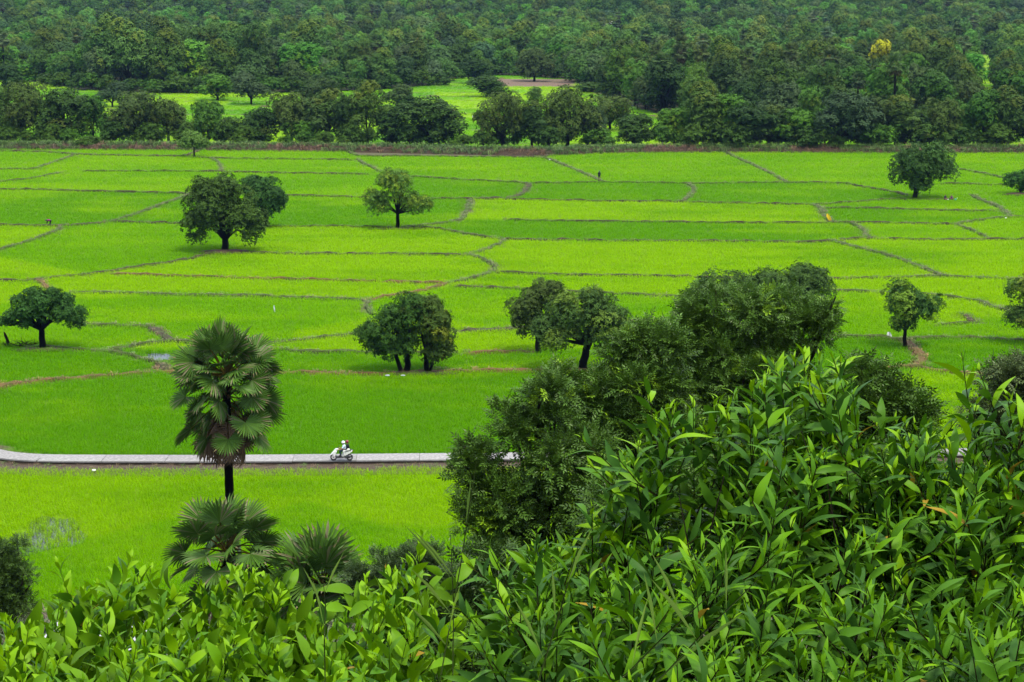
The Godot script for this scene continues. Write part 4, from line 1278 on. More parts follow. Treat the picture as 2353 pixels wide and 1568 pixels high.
var lush := {}
func shrub(called: String, label: String, group: String, tips: Array, is_broad: bool, sd: int, fresh := 3) -> void:
	rng.seed = sd
	var nth := 0
	var mean := Vector3.ZERO
	for p in tips:
		mean += p / tips.size()
	var foot := Vector3(mean.x, 0, mean.z + 0.3)
	foot.y = hill(foot.x, foot.z)
	var t := thing(called, label, "shrub", foot, 0.0, group)
	var shapes: Array = broad if is_broad else narrow
	var young := leaf_mat("acacia_young", Color(0.165, 0.33, 0.002), 0.45)
	var half := leaf_mat("acacia_half", Color(0.1, 0.24, 0.003), 0.42)
	var full := leaf_mat("acacia_full", Color(0.06, 0.165, 0.006), 0.4)
	var deep := leaf_mat("acacia_deep", Color(0.036, 0.105, 0.012), 0.38)
	var dry := leaf_mat("acacia_dry", Color(0.3, 0.2, 0.02), 0.6)
	var count := 0
	var more := []
	var more_c := PackedColorArray()
	foliage(t, foot, tips, shapes, 0.212 if is_broad else 0.15, 330 if is_broad else 300)
	for p in tips:
		nth += 1
		var green := nth > fresh
		var tip: Vector3 = p - foot
		var lean := Vector3(rng.randf_range(-0.6, 0.6), 0, rng.randf_range(-0.3, 0.3))
		var ctl := Vector3(tip.x * 0.75, tip.y * 0.55, tip.z * 0.75) + lean
		var path := []
		for k in 13:
			var q := k / 12.0
			path.append(Vector3.ZERO.lerp(ctl, q).lerp(ctl.lerp(tip, q), q))
		var sb := Buf.new()
		var rad := []
		for k in 13:
			rad.append(lerpf(0.011, 0.0018, pow(k / 12.0, 0.6)))
		sb.tube(path, rad, 6, Color(0.13, 0.085, 0.05).lerp(Color(0.14, 0.17, 0.04), rng.randf_range(0.2, 0.9)))
		part(sb, "stem", vmat("acacia_stem", 0.6, 0.4), t)
		var shoots := [[path, 0.0, 1.0]]
		for side in (2 if is_broad else 4):
			var q := rng.randf_range(0.72, 0.95)
			var a: Vector3 = path[int(q * 12.0)]
			var out := Vector3(rng.randf_range(-1, 1), rng.randf_range(0.5, 1.1), rng.randf_range(-1, 1)).normalized()
			var ln := rng.randf_range(0.22, 0.42)
			var tw := [a, a + out * ln * 0.5, a + out * ln + Vector3(0, ln * 0.15, 0)]
			var wb := Buf.new()
			wb.tube(tw, [0.004, 0.003, 0.0018], 5, Color(0.13, 0.14, 0.04))
			part(wb, "twig", vmat("acacia_stem"), t)
			shoots.append([tw, 0.2, 0.8])
		for sh in shoots:
			var line: Array = sh[0]
			var lens := 0.0
			for k in line.size() - 1:
				lens += (line[k + 1] - line[k]).length()
			var reach := minf(lens * (0.95 if sh[1] > 0 else 0.5), 1.15)
			var gap := 0.066 if is_broad else 0.042
			var az := rng.randf() * TAU
			var dist := 0.01
			var k := 0
			while dist < reach:
				# walk back from the tip
				var left := dist
				var j := line.size() - 1
				while j > 0 and left > (line[j] - line[j - 1]).length():
					left -= (line[j] - line[j - 1]).length()
					j -= 1
				if j == 0:
					break
				var along: Vector3 = (line[j] - line[j - 1]).normalized()
				var pos: Vector3 = line[j] - along * left
				var grow := clampf(0.3 + k * 0.16, 0.3, 1.0)
				az += 2.4 + rng.randf_range(-0.4, 0.4)
				var ref := along.cross(Vector3(0.3, 0.1, 1)).normalized()
				var out := ref.rotated(along, az)
				var open := lerpf(0.2, 0.62 if is_broad else 0.85, grow) + rng.randf_range(-0.2, 0.25)
				var y := (along * cos(open) + out * sin(open) + Vector3(0, 0.12, 0)).normalized()
				var z := (along * sin(open) - out * cos(open) + rv(0.55)).normalized()
				var x := y.cross(z).normalized()
				z = x.cross(y)
				var l := (0.195 if is_broad else 0.16) * grow * rng.randf_range(0.65, 1.25)
				var u := rng.randf()
				var lm := (half if green and u < 0.7 else young) if k < 2 or (k < 6 and u < (0.5 if is_broad else 0.25)) else young if is_broad and u > 0.78 else half if u < (0.5 if is_broad else 0.2) else full if u < (0.72 if is_broad else 0.66) else deep
				var lx := Transform3D(Basis(x * l, y * l, z * l), pos)
				if rng.randf() < 0.004:
					lm = dry
				if count < 298:
					inst(shapes[rng.randi() % shapes.size()], "leaf", t, lx).material_override = lm
				else:
					more.append(lx)
					more_c.push_back(lm.albedo_color.srgb_to_linear())
				count += 1
				k += 1
				dist += gap * lerpf(0.5, 1.0, grow) * rng.randf_range(0.8, 1.25)
	if more.size():
		scatter("foliage", lush[shapes[1]], more, more_c, "", t)

const SIL_R := [1120, 1500, 1140, 1310, 1190, 1245, 1290, 1235, 1390, 1215, 1415, 1080, 1440, 1010, 1490, 985, 1540, 925, 1600, 905, 1660, 900, 1750, 865, 1800, 820, 1860, 792, 1930, 815, 1985, 905, 2060, 955, 2125, 960, 2170, 1090, 2215, 1000, 2250, 900, 2300, 885, 2353, 910, 2460, 900]
const SIL_L := [-60, 1425, 0, 1415, 80, 1400, 170, 1350, 230, 1330, 292, 1268, 340, 1290, 400, 1372, 460, 1340, 520, 1312, 560, 1300, 610, 1318, 700, 1372, 780, 1385, 850, 1310, 900, 1300, 1000, 1242, 1060, 1240, 1085, 1320, 1095, 1480]

func sil(a: Array, x: float) -> float:
	var k := 0
	while k < a.size() - 4 and a[k + 2] < x:
		k += 2
	return lerpf(a[k + 1], a[k + 3], clampf((x - a[k]) / float(a[k + 2] - a[k]), 0.0, 1.0))

func build_shrubs() -> void:
	for k in 5:
		broad.append(phyllode(rng.randf_range(0.32, 0.42), 0.16 - 0.05 * k, 0.1 + 0.05 * k, 900 + k))
		narrow.append(phyllode(0.19 + 0.03 * k, 0.3 - 0.14 * k, 0.12 + 0.09 * k, 930 + k))
	for s in broad + narrow:
		var copy: ArrayMesh = s.duplicate()
		copy.surface_set_material(0, vmat("acacia_inner", 0.45, 0.22, 0.45))
		lush[s] = copy
	# the narrow leaved shrubs
	var edge_r := [[1215, 1265], [1255, 1320], [1310, 1400], [1400, 1470], [1470, 1545], [1545, 1625], [1625, 1710], [1710, 1790], [1790, 1870], [1870, 1950], [1950, 2040], [2040, 2130], [2130, 2215], [2215, 2300], [2300, 2400]]
	var lab_r := {0: "low narrow leaved acacia shrub beside the dark dip", 3: "narrow leaved acacia shrub reaching out before the limbs of the feathery tree", 8: "tallest narrow leaved acacia shoot, rising before the tall feathery tree", 13: "yellow green acacia shoots before the willowy tree"}
	var lab_l := {0: "broad leaved acacia shrub over the white roof edge", 2: "tall broad leaved acacia shoot standing against the bright paddy", 9: "broad leaved acacia shrub with tall grass stalks beside it"}
	for k in edge_r.size():
		rng.seed = 1500 + k
		var tips := []
		for j in 11:
			var x := rng.randf_range(edge_r[k][0], edge_r[k][1])
			var top := sil(SIL_R, x)
			var f := 0.0 if j < 3 else rng.randf()
			if k < 2:
				f *= 0.4
			var y := top + 12.0 + f * (1640.0 - top)
			var depth := lerpf(8.6, 5.9, f) + rng.randf_range(-0.35, 0.35)
			tips.append(at(x, y, depth))
		shrub("acacia_shrub", lab_r.get(k, "narrow leaved acacia shrub massed on the slope before the feathery trees"), "" if lab_r.has(k) else "narrow leaved acacia shrubs", tips, false, 1600 + k)
	for k in 10:
		rng.seed = 1700 + k
		var tips := []
		for j in 12:
			var x := lerpf(-30.0, 1000.0, (k + rng.randf()) / 10.0)
			var top := sil(SIL_L, x)
			var f := 0.0 if j < 3 else rng.randf()
			var y := top + 8.0 + f * (1640.0 - top)
			var depth := lerpf(13.6, 9.6, f) + rng.randf_range(-0.4, 0.4)
			tips.append(at(x, y, depth))
		shrub("acacia_shrub", lab_l.get(k, "broad leaved acacia shrub massed on the slope below the palms"), "" if lab_l.has(k) else "broad leaved acacia shrubs", tips, true, 1800 + k, 6)
	for e in [[1660, 1590, 1585, 1250, 7.3], [1960, 1590, 1930, 1150, 7.7]]:
		var p0 := at(e[0], e[1], e[4])
		var p1 := at(e[2], e[3], e[4] + 0.5)
		var g := Vector3(p0.x, hill(p0.x, p0.z), p0.z)
		var t := thing("acacia_sapling", "bare brown acacia stem rising through the narrow leaves", "sapling", g, 0.0, "bare acacia stems")
		rng.seed = e[0]
		var b := Buf.new()
		b.tube([Vector3.ZERO, p0 - g, (p0 - g).lerp(p1 - g, 0.5) + Vector3(0.05, 0, 0), p1 - g], [0.012, 0.009, 0.007, 0.003], 7, Color(0.2, 0.15, 0.11))
		part(b, "trunk", vmat("acacia_stem"), t)
		for j in 4:
			var a := (p0 - g).lerp(p1 - g, 0.2 + 0.2 * j)
			var bb := Buf.new()
			var o := Vector3(rng.randf_range(-0.35, 0.35), rng.randf_range(0.3, 0.5), rng.randf_range(-0.2, 0.2))
			bb.tube([a, a + o * 0.5, a + o + Vector3(0, 0.08, 0)], [0.004, 0.003, 0.002], 5, Color(0.17, 0.12, 0.09))
			part(bb, "branch", vmat("acacia_stem"), t)
	# thin grass stalks standing among the shrubs
	for e in [[1010, 1570, 1095, 1060, 9.0], [1040, 1570, 1035, 1230, 9.0], [1400, 1590, 1640, 1360, 6.4], [1480, 1600, 1745, 1330, 6.2], [745, 1470, 742, 1330, 10.0], [1230, 1590, 1330, 1250, 7.0]]:
		rng.seed = e[0]
		var p0 := at(e[0], e[1], e[4])
		var p1 := at(e[2], e[3], e[4] + 0.4)
		var g := Vector3(p0.x, hill(p0.x, p0.z), p0.z)
		var t := thing("grass_stalk", "thin pale green grass stalk rising among the acacia leaves", "grass", g, 0.0, "grass stalks among the shrubs")
		var b := Buf.new()
		b.tube([Vector3.ZERO, (p0 - g), (p0 - g).lerp(p1 - g, 0.5) + Vector3(0.01, 0.02, 0), p1 - g], [0.004, 0.0036, 0.003, 0.0015], 5, Color(0.17, 0.26, 0.05))
		part(b, "stalk", vmat("acacia_stem"), t)
		for j in 3:
			var lb := Buf.new()
			var a := (p0 - g).lerp(p1 - g, 0.2 + 0.25 * j)
			var o := Vector3(rng.randf_range(-0.25, 0.25), 0.28, rng.randf_range(-0.1, 0.1))
			lb.quad(a, a + o * 0.5 + Vector3(0.006, 0, 0), a + o + Vector3(0, -0.04, 0), a + o * 0.5 - Vector3(0.006, 0, 0), Color(0.15, 0.25, 0.04))
			part(lb, "leaf", vmat("leaf"), t)
	# fallen leaves and seedlings covering the slope
	var xf := []
	var cols := PackedColorArray()
	rng.seed = 55
	for k in 9000:
		var d := rng.randf_range(2.0, 110.0)
		var x := rng.randf_range(-0.3, 0.3) * d + rng.randf_range(-3, 3)
		var g := rng.randf_range(0.8, 2.0)
		xf.append(Transform3D(Basis(Vector3.UP, rng.randf() * TAU).scaled(Vector3(g, g, g)), Vector3(x, hill(x, -d), -d)))
		cols.push_back([Color(0.05, 0.09, 0.02), Color(0.08, 0.12, 0.025), Color(0.1, 0.075, 0.04)][rng.randi() % 3])
	scatter("slope_undergrowth", amesh(blade_tuft(12, 0.45, 0.35, 0.06, 1.2, 29), vmat("weed_blade")), xf, cols, "low green undergrowth covering the slope")

# ---------- people: one smooth skin round the bones ----------
func skin(bones: Array, cell: float) -> Buf:
	var lo := Vector3.ONE * 99
	var hi := -lo
	for e in bones:
		var r := maxf(e[2], e[3]) + cell * 2.0
		for q in [e[0], e[1]]:
			lo = lo.min(q - Vector3.ONE * r)
			hi = hi.max(q + Vector3.ONE * r)
	var nx := int((hi.x - lo.x) / cell) + 2
	var ny := int((hi.y - lo.y) / cell) + 2
	var nz := int((hi.z - lo.z) / cell) + 2
	var val := PackedFloat32Array()
	val.resize(nx * ny * nz)
	val.fill(1.0)
	var best := PackedFloat32Array()
	best.resize(nx * ny * nz)
	best.fill(1.0)
	var who := PackedInt32Array()
	who.resize(nx * ny * nz)
	for bi in bones.size():
		var e: Array = bones[bi]
		var a: Vector3 = e[0]
		var ab: Vector3 = e[1] - e[0]
		var l2 := maxf(ab.length_squared(), 1e-8)
		var r := maxf(e[2], e[3]) + 0.05
		var c0 := ((e[0] as Vector3).min(e[1]) - Vector3.ONE * r - lo) / cell
		var c1 := ((e[0] as Vector3).max(e[1]) + Vector3.ONE * r - lo) / cell
		for z in range(maxi(0, int(c0.z)), mini(nz, int(c1.z) + 2)):
			for y in range(maxi(0, int(c0.y)), mini(ny, int(c1.y) + 2)):
				for x in range(maxi(0, int(c0.x)), mini(nx, int(c1.x) + 2)):
					var p := lo + Vector3(x, y, z) * cell
					var t := clampf((p - a).dot(ab) / l2, 0.0, 1.0)
					var d: float = p.distance_to(a + ab * t) - lerpf(e[2], e[3], t)
					var k := (z * ny + y) * nx + x
					if d < best[k]:
						best[k] = d
						who[k] = bi
					var h := clampf(0.5 + 0.5 * (val[k] - d) / 0.03, 0.0, 1.0)
					val[k] = lerpf(val[k], d, h) - 0.03 * h * (1.0 - h)
	var b := Buf.new()
	var idx := PackedInt32Array()
	idx.resize(nx * ny * nz)
	idx.fill(-1)
	var off := [0, 1, nx, nx + 1, nx * ny, nx * ny + 1, nx * ny + nx, nx * ny + nx + 1]
	var edges := [[0, 1], [2, 3], [4, 5], [6, 7], [0, 2], [1, 3], [4, 6], [5, 7], [0, 4], [1, 5], [2, 6], [3, 7]]
	for z in nz - 1:
		for y in ny - 1:
			for x in nx - 1:
				var k := (z * ny + y) * nx + x
				var v0 := val[k]
				if v0 > cell * 2.0 or v0 < -cell * 2.0:
					continue
				var inside := 0
				for q in 8:
					if val[k + off[q]] < 0.0:
						inside += 1
				if inside == 0 or inside == 8:
					continue
				var sum := Vector3.ZERO
				var cnt := 0
				for q in edges:
					var va := val[k + off[q[0]]]
					var vb := val[k + off[q[1]]]
					if (va < 0.0) != (vb < 0.0):
						var t := va / (va - vb)
						var pa := Vector3(q[0] & 1, (q[0] >> 1) & 1, q[0] >> 2)
						var pb := Vector3(q[1] & 1, (q[1] >> 1) & 1, q[1] >> 2)
						sum += pa.lerp(pb, t)
						cnt += 1
				idx[k] = b.v.size()
				b.v.push_back(lo + (Vector3(x, y, z) + sum / cnt) * cell)
				b.c.push_back(bones[who[k]][4])
				b.n.push_back(Vector3(val[k + 1] - v0, val[k + nx] - v0, val[k + nx * ny] - v0).normalized())
	for z in range(1, nz - 1):
		for y in range(1, ny - 1):
			for x in range(1, nx - 1):
				var k := (z * ny + y) * nx + x
				var s := val[k] < 0.0
				for ax in 3:
					var st: int = [1, nx, nx * ny][ax]
					if s == (val[k + st] < 0.0):
						continue
					var u: int = [nx, nx * ny, 1][ax]
					var w: int = [nx * ny, 1, nx][ax]
					var i0 := idx[k - u - w]
					var i1 := idx[k - w]
					var i2 := idx[k]
					var i3 := idx[k - u]
					if i0 < 0 or i1 < 0 or i2 < 0 or i3 < 0:
						continue
					if s:
						b.i.append_array(PackedInt32Array([i0, i2, i1, i0, i3, i2]))
					else:
						b.i.append_array(PackedInt32Array([i0, i1, i2, i0, i2, i3]))
	return b

const SKIN := Color(0.3, 0.16, 0.1)
func hand(bones: Array, wrist: Vector3, along: Vector3, up: Vector3, curl: float, c: Color) -> void:
	var side := along.cross(up).normalized()
	var palm := wrist + along * 0.085
	bones.append([wrist, palm, 0.026, 0.03, c])
	for k in 4:
		var o := side * (k - 1.5) * 0.021
		var l: float = [0.034, 0.04, 0.037, 0.028][k]
		var a := palm + o
		var d1 := (along * cos(curl) - up * sin(curl)).normalized()
		var d2 := (along * cos(curl * 2.2) - up * sin(curl * 2.2)).normalized()
		bones.append([a, a + d1 * l, 0.0105, 0.0095, c])
		bones.append([a + d1 * l, a + d1 * l + d2 * l, 0.0095, 0.008, c])
	var th := wrist + along * 0.03 - side * 0.028
	bones.append([th, th + (along * 0.6 - side * 0.7 - up * 0.3).normalized() * 0.055, 0.012, 0.01, c])

func head(bones: Array, c: Vector3, face: Vector3, skinc: Color, hair: Color) -> void:
	var side := face.cross(Vector3.UP).normalized()
	bones.append([c + Vector3(0, 0.02, 0), c + Vector3(0, -0.05, 0) + face * 0.02, 0.09, 0.07, skinc])
	bones.append([c + Vector3(0, 0.035, 0) - face * 0.022, c + Vector3(0, -0.02, 0) - face * 0.03, 0.094, 0.085, hair])
	bones.append([c + face * 0.092 + Vector3(0, 0.005, 0), c + face * 0.108 + Vector3(0, -0.03, 0), 0.012, 0.016, skinc])
	bones.append([c + face * 0.07 - side * 0.02 + Vector3(0, -0.062, 0), c + face * 0.07 + side * 0.02 + Vector3(0, -0.062, 0), 0.012, 0.012, Color(0.26, 0.09, 0.07)])
	for s in [-1.0, 1.0]:
		bones.append([c + face * 0.078 + side * s * 0.034, c + face * 0.08 + side * s * 0.038, 0.013, 0.013, Color(0.03, 0.02, 0.02)])
		bones.append([c + side * s * 0.09 + Vector3(0, 0.01, 0), c + side * s * 0.092 + Vector3(0, -0.025, 0), 0.014, 0.012, skinc])

func person(label: String, at_p: Vector3, turn: float, bones: Array, group := "") -> Node3D:
	var t := thing("person", label, "person", at_p, turn, group)
	part(skin(bones, 0.019), "body", vmat("cloth", 0.85, 0.3), t)
	return t

func dome(r: Vector3, cut: float, c: Color) -> Buf:
	var b := Buf.new()
	var n := 14
	var m := 7
	for j in m + 1:
		var e := lerpf(cut, PI / 2, float(j) / m)
		for k in n:
			var a := TAU * k / n
			var d := Vector3(cos(a) * cos(e), sin(e), sin(a) * cos(e))
			b.v.push_back(d * r); b.n.push_back(d); b.c.push_back(c)
	for j in m:
		for k in n:
			var p := j * n + k
			var q := j * n + (k + 1) % n
			b.i.append_array(PackedInt32Array([p, q, p + n, q, q + n, p + n]))
	return b

func moved(b: Buf, o: Vector3) -> Buf:
	for k in b.v.size():
		b.v[k] += o
	return b

func prism(b: Buf, poly: PackedVector2Array, w: float, c: Color, z0 := 0.0) -> void:
	var mid := Vector2.ZERO
	for p in poly:
		mid += p / poly.size()
	var rings := []
	for q in [[-w, 0.86], [-w * 0.72, 1.0], [w * 0.72, 1.0], [w, 0.86]]:
		var ring := []
		for p in poly:
			var s: Vector2 = mid.lerp(p, q[1])
			ring.append(Vector3(s.x, s.y, z0 + q[0]))
		rings.append(ring)
	var n := poly.size()
	for r in 3:
		for k in n:
			b.quad(rings[r][k], rings[r][(k + 1) % n], rings[r + 1][(k + 1) % n], rings[r + 1][k], c)
	var tri := Geometry2D.triangulate_polygon(poly)
	for k in range(0, tri.size(), 3):
		for r in [0, 3]:
			b.tri(rings[r][tri[k]], rings[r][tri[k + 1]], rings[r][tri[k + 2]], c)

func poly(a: Array) -> PackedVector2Array:
	var out := PackedVector2Array()
	for k in range(0, a.size(), 2):
		out.push_back(Vector2(a[k], a[k + 1]))
	return out

func ring_pts(c: Vector3, r: float, n: int) -> Array:
	var out := []
	for k in n + 1:
		var a := TAU * k / n
		out.append(c + Vector3(cos(a) * r, sin(a) * r, 0))
	return out

func same(v: float, n: int) -> Array:
	var out := []
	for k in n:
		out.append(v)
	return out

func build_scooter() -> void:
	var foot := gp(785, 1058.5, 0.42)
	var white := vmat("scooter_paint", 0.25, 0.5)
	var black := vmat("black_plastic", 0.6, 0.4)
	var t := thing("motor_scooter", "white motor scooter carrying two riders along the concrete road", "scooter", foot)
	var W := Color(0.78, 0.78, 0.76)
	var K := Color(0.022, 0.022, 0.025)
	var G := Color(0.3, 0.3, 0.31)
	for e in [[-0.64, 0.265], [0.63, 0.265]]:
		var tb := Buf.new()
		tb.tube(ring_pts(Vector3(e[0], e[1], 0), 0.222, 28), same(0.043, 29), 8, K)
		var wheel := part(tb, "wheel", black, t)
		var rb := Buf.new()
		rb.tube(ring_pts(Vector3(e[0], e[1], 0), 0.178, 24), same(0.014, 25), 6, G)
		for k in 5:
			var a := TAU * k / 5.0
			rb.tube([Vector3(e[0], e[1], 0), Vector3(e[0] + cos(a) * 0.17, e[1] + sin(a) * 0.17, 0)], [0.02, 0.012], 5, G)
		rb.tube([Vector3(e[0], e[1], -0.06), Vector3(e[0], e[1], 0.06)], [0.04, 0.04], 10, Color(0.12, 0.12, 0.12))
		part(rb, "rim", vmat("alloy", 0.35, 0.5), wheel)
	var b := Buf.new()
	prism(b, poly([-0.86, 0.5, -0.78, 0.62, -0.62, 0.8, -0.45, 0.84, -0.36, 0.74, -0.44, 0.56, -0.52, 0.3, -0.58, 0.28, -0.62, 0.5, -0.74, 0.52]), 0.17, W)
	part(b, "front_apron", white, t)
	b = Buf.new()
	prism(b, poly([-0.92, 0.44, -0.86, 0.53, -0.72, 0.58, -0.56, 0.54, -0.44, 0.42, -0.48, 0.39, -0.58, 0.47, -0.72, 0.51, -0.84, 0.46]), 0.07, W)
	part(b, "front_fender", white, t)
	b = Buf.new()
	prism(b, poly([-0.56, 0.86, -0.46, 0.97, -0.3, 0.97, -0.24, 0.9, -0.3, 0.82, -0.46, 0.8]), 0.13, W)
	var bar := part(b, "handlebar_cover", white, t)
	b = Buf.new()
	prism(b, poly([-0.6, 0.88, -0.5, 0.95, -0.44, 0.9, -0.52, 0.83]), 0.09, Color(0.55, 0.6, 0.62))
	part(b, "headlight", vmat("lamp_glass", 0.1, 0.6), bar)
	for s in [-1.0, 1.0]:
		b = Buf.new()
		b.tube([Vector3(-0.36, 0.92, s * 0.1), Vector3(-0.28, 0.93, s * 0.24), Vector3(-0.2, 0.92, s * 0.34)], [0.016, 0.018, 0.018], 7, K)
		part(b, "grip", black, t)
		b = Buf.new()
		b.tube([Vector3(-0.32, 0.95, s * 0.2), Vector3(-0.26, 1.08, s * 0.26)], [0.006, 0.006], 5, K)
		var dm := dome(Vector3(0.03, 0.045, 0.065), -PI / 2, K)
		part(b, "mirror_stem", black, t)
		part(moved(dm, Vector3(-0.25, 1.11, s * 0.28)), "mirror", black, t)
		b = Buf.new()
		b.tube([Vector3(-0.46, 0.72, s * 0.07), Vector3(-0.64, 0.265, s * 0.075)], [0.022, 0.022], 6, G)
		part(b, "fork", vmat("alloy"), t)
	b = Buf.new()
	prism(b, poly([-0.5, 0.3, -0.42, 0.36, 0.1, 0.36, 0.2, 0.42, 0.2, 0.24, -0.4, 0.2]), 0.16, Color(0.05, 0.05, 0.055))
	part(b, "floorboard", black, t)
	b = Buf.new()
	prism(b, poly([0.02, 0.36, 0.06, 0.62, 0.14, 0.72, 0.5, 0.76, 0.86, 0.84, 0.84, 0.74, 0.5, 0.5, 0.3, 0.4]), 0.155, W)
	part(b, "rear_body", white, t)
	b = Buf.new()
	prism(b, poly([0.08, 0.72, 0.12, 0.79, 0.34, 0.78, 0.46, 0.84, 0.74, 0.86, 0.78, 0.8, 0.5, 0.74]), 0.14, Color(0.03, 0.03, 0.032))
	part(b, "seat", black, t)
	b = Buf.new()
	b.tube([Vector3(0.56, 0.8, 0.15), Vector3(0.8, 0.88, 0.12), Vector3(0.9, 0.88, 0.0), Vector3(0.8, 0.88, -0.12), Vector3(0.56, 0.8, -0.15)], same(0.018, 5), 6, Color(0.5, 0.5, 0.5))
	part(b, "grab_rail", vmat("alloy"), t)
	b = Buf.new()
	prism(b, poly([0.2, 0.24, 0.24, 0.42, 0.5, 0.44, 0.66, 0.34, 0.66, 0.2, 0.4, 0.18]), 0.11, Color(0.09, 0.09, 0.095))
	part(b, "engine", vmat("alloy"), t)
	b = Buf.new()
	b.tube([Vector3(0.26, 0.2, 0.12), Vector3(0.42, 0.22, 0.15), Vector3(0.46, 0.27, 0.16), Vector3(0.86, 0.36, 0.16), Vector3(0.9, 0.37, 0.16)], [0.02, 0.025, 0.055, 0.06, 0.03], 9, Color(0.42, 0.42, 0.44))
	part(b, "exhaust", vmat("alloy"), t)
	b = Buf.new()
	prism(b, poly([0.84, 0.8, 0.9, 0.82, 0.9, 0.74, 0.85, 0.74]), 0.07, Color(0.35, 0.02, 0.02))
	part(b, "tail_light", vmat("lamp_glass"), t)
	# the riders
	var face := Vector3(-1, 0, 0)
	var bn := []
	var shirt := Color(0.5, 0.63, 0.72)
	var jean := Color(0.022, 0.04, 0.055)
	bn.append([Vector3(0.24, 0.87, -0.06), Vector3(0.24, 0.87, 0.06), 0.13, 0.13, jean])
	bn.append([Vector3(0.25, 0.93, 0), Vector3(0.21, 1.16, 0), 0.135, 0.15, shirt])
	bn.append([Vector3(0.21, 1.2, -0.13), Vector3(0.21, 1.2, 0.13), 0.085, 0.085, shirt])
	bn.append([Vector3(0.19, 1.24, 0), Vector3(0.15, 1.36, 0), 0.055, 0.052, SKIN])
	head(bn, Vector3(0.13, 1.44, 0), face, SKIN, Color(0.02, 0.02, 0.02))
	for s in [-1.0, 1.0]:
		var sh := Vector3(0.2, 1.19, s * 0.19)
		var el := Vector3(0.02, 0.99, s * 0.27)
		var wr := Vector3(-0.17, 0.95, s * 0.29)
		bn.append([sh, sh.lerp(el, 0.6), 0.062, 0.056, shirt])
		bn.append([sh.lerp(el, 0.6), el, 0.048, 0.043, SKIN])
		bn.append([el, wr, 0.043, 0.03, SKIN])
		hand(bn, wr, Vector3(-0.98, -0.1, 0).normalized(), Vector3.UP, 0.75, SKIN)
		bn.append([Vector3(0.22, 0.88, s * 0.1), Vector3(-0.12, 0.76, s * 0.17), 0.088, 0.066, jean])
		bn.append([Vector3(-0.12, 0.76, s * 0.17), Vector3(-0.06, 0.43, s * 0.16), 0.064, 0.045, jean])
		bn.append([Vector3(-0.05, 0.4, s * 0.16), Vector3(-0.2, 0.385, s * 0.17), 0.042, 0.03, Color(0.05, 0.03, 0.025)])
	var r1 := person("rider in pale blue shirt and white helmet steering the scooter", foot, 0.0, bn)
	part(moved(dome(Vector3(0.145, 0.14, 0.13), -0.35, Color(0.8, 0.79, 0.78)), Vector3(0.145, 1.465, 0)), "helmet", white, r1)
	bn = []
	var dark := Color(0.014, 0.015, 0.022)
	var pale := Color(0.68, 0.68, 0.66)
	bn.append([Vector3(0.54, 0.9, -0.06), Vector3(0.54, 0.9, 0.06), 0.125, 0.125, pale])
	bn.append([Vector3(0.54, 0.95, 0), Vector3(0.48, 1.2, 0), 0.13, 0.135, dark])
	bn.append([Vector3(0.47, 1.24, -0.12), Vector3(0.47, 1.24, 0.12), 0.08, 0.08, dark])
	bn.append([Vector3(0.47, 1.28, 0), Vector3(0.45, 1.4, 0), 0.052, 0.05, SKIN])
	head(bn, Vector3(0.44, 1.5, 0), face, SKIN, Color(0.015, 0.012, 0.012))
	for s in [-1.0, 1.0]:
		var sh := Vector3(0.47, 1.23, s * 0.17)
		var el := Vector3(0.42, 1.0, s * 0.23)
		var wr := Vector3(0.28, 0.93, s * 0.2)
		bn.append([sh, el, 0.058, 0.046, dark])
		bn.append([el, wr, 0.045, 0.032, dark])
		hand(bn, wr, Vector3(-0.9, 0.1, -s * 0.3).normalized(), Vector3.UP, 0.35, SKIN)
		bn.append([Vector3(0.52, 0.9, s * 0.1), Vector3(0.18, 0.8, s * 0.22), 0.085, 0.064, pale])
		bn.append([Vector3(0.18, 0.8, s * 0.22), Vector3(0.22, 0.5, s * 0.21), 0.062, 0.05, pale])
		bn.append([Vector3(0.22, 0.5, s * 0.21), Vector3(0.22, 0.44, s * 0.21), 0.036, 0.034, SKIN])
		bn.append([Vector3(0.22, 0.42, s * 0.21), Vector3(0.09, 0.39, s * 0.215), 0.04, 0.03, Color(0.5, 0.5, 0.5)])
	var r2 := person("passenger in black top, white trousers and dark red helmet", foot, 0.0, bn)
	part(moved(dome(Vector3(0.142, 0.14, 0.13), -0.35, Color(0.2, 0.012, 0.03)), Vector3(0.452, 1.525, 0)), "helmet", vmat("helmet_red", 0.3, 0.5), r2)

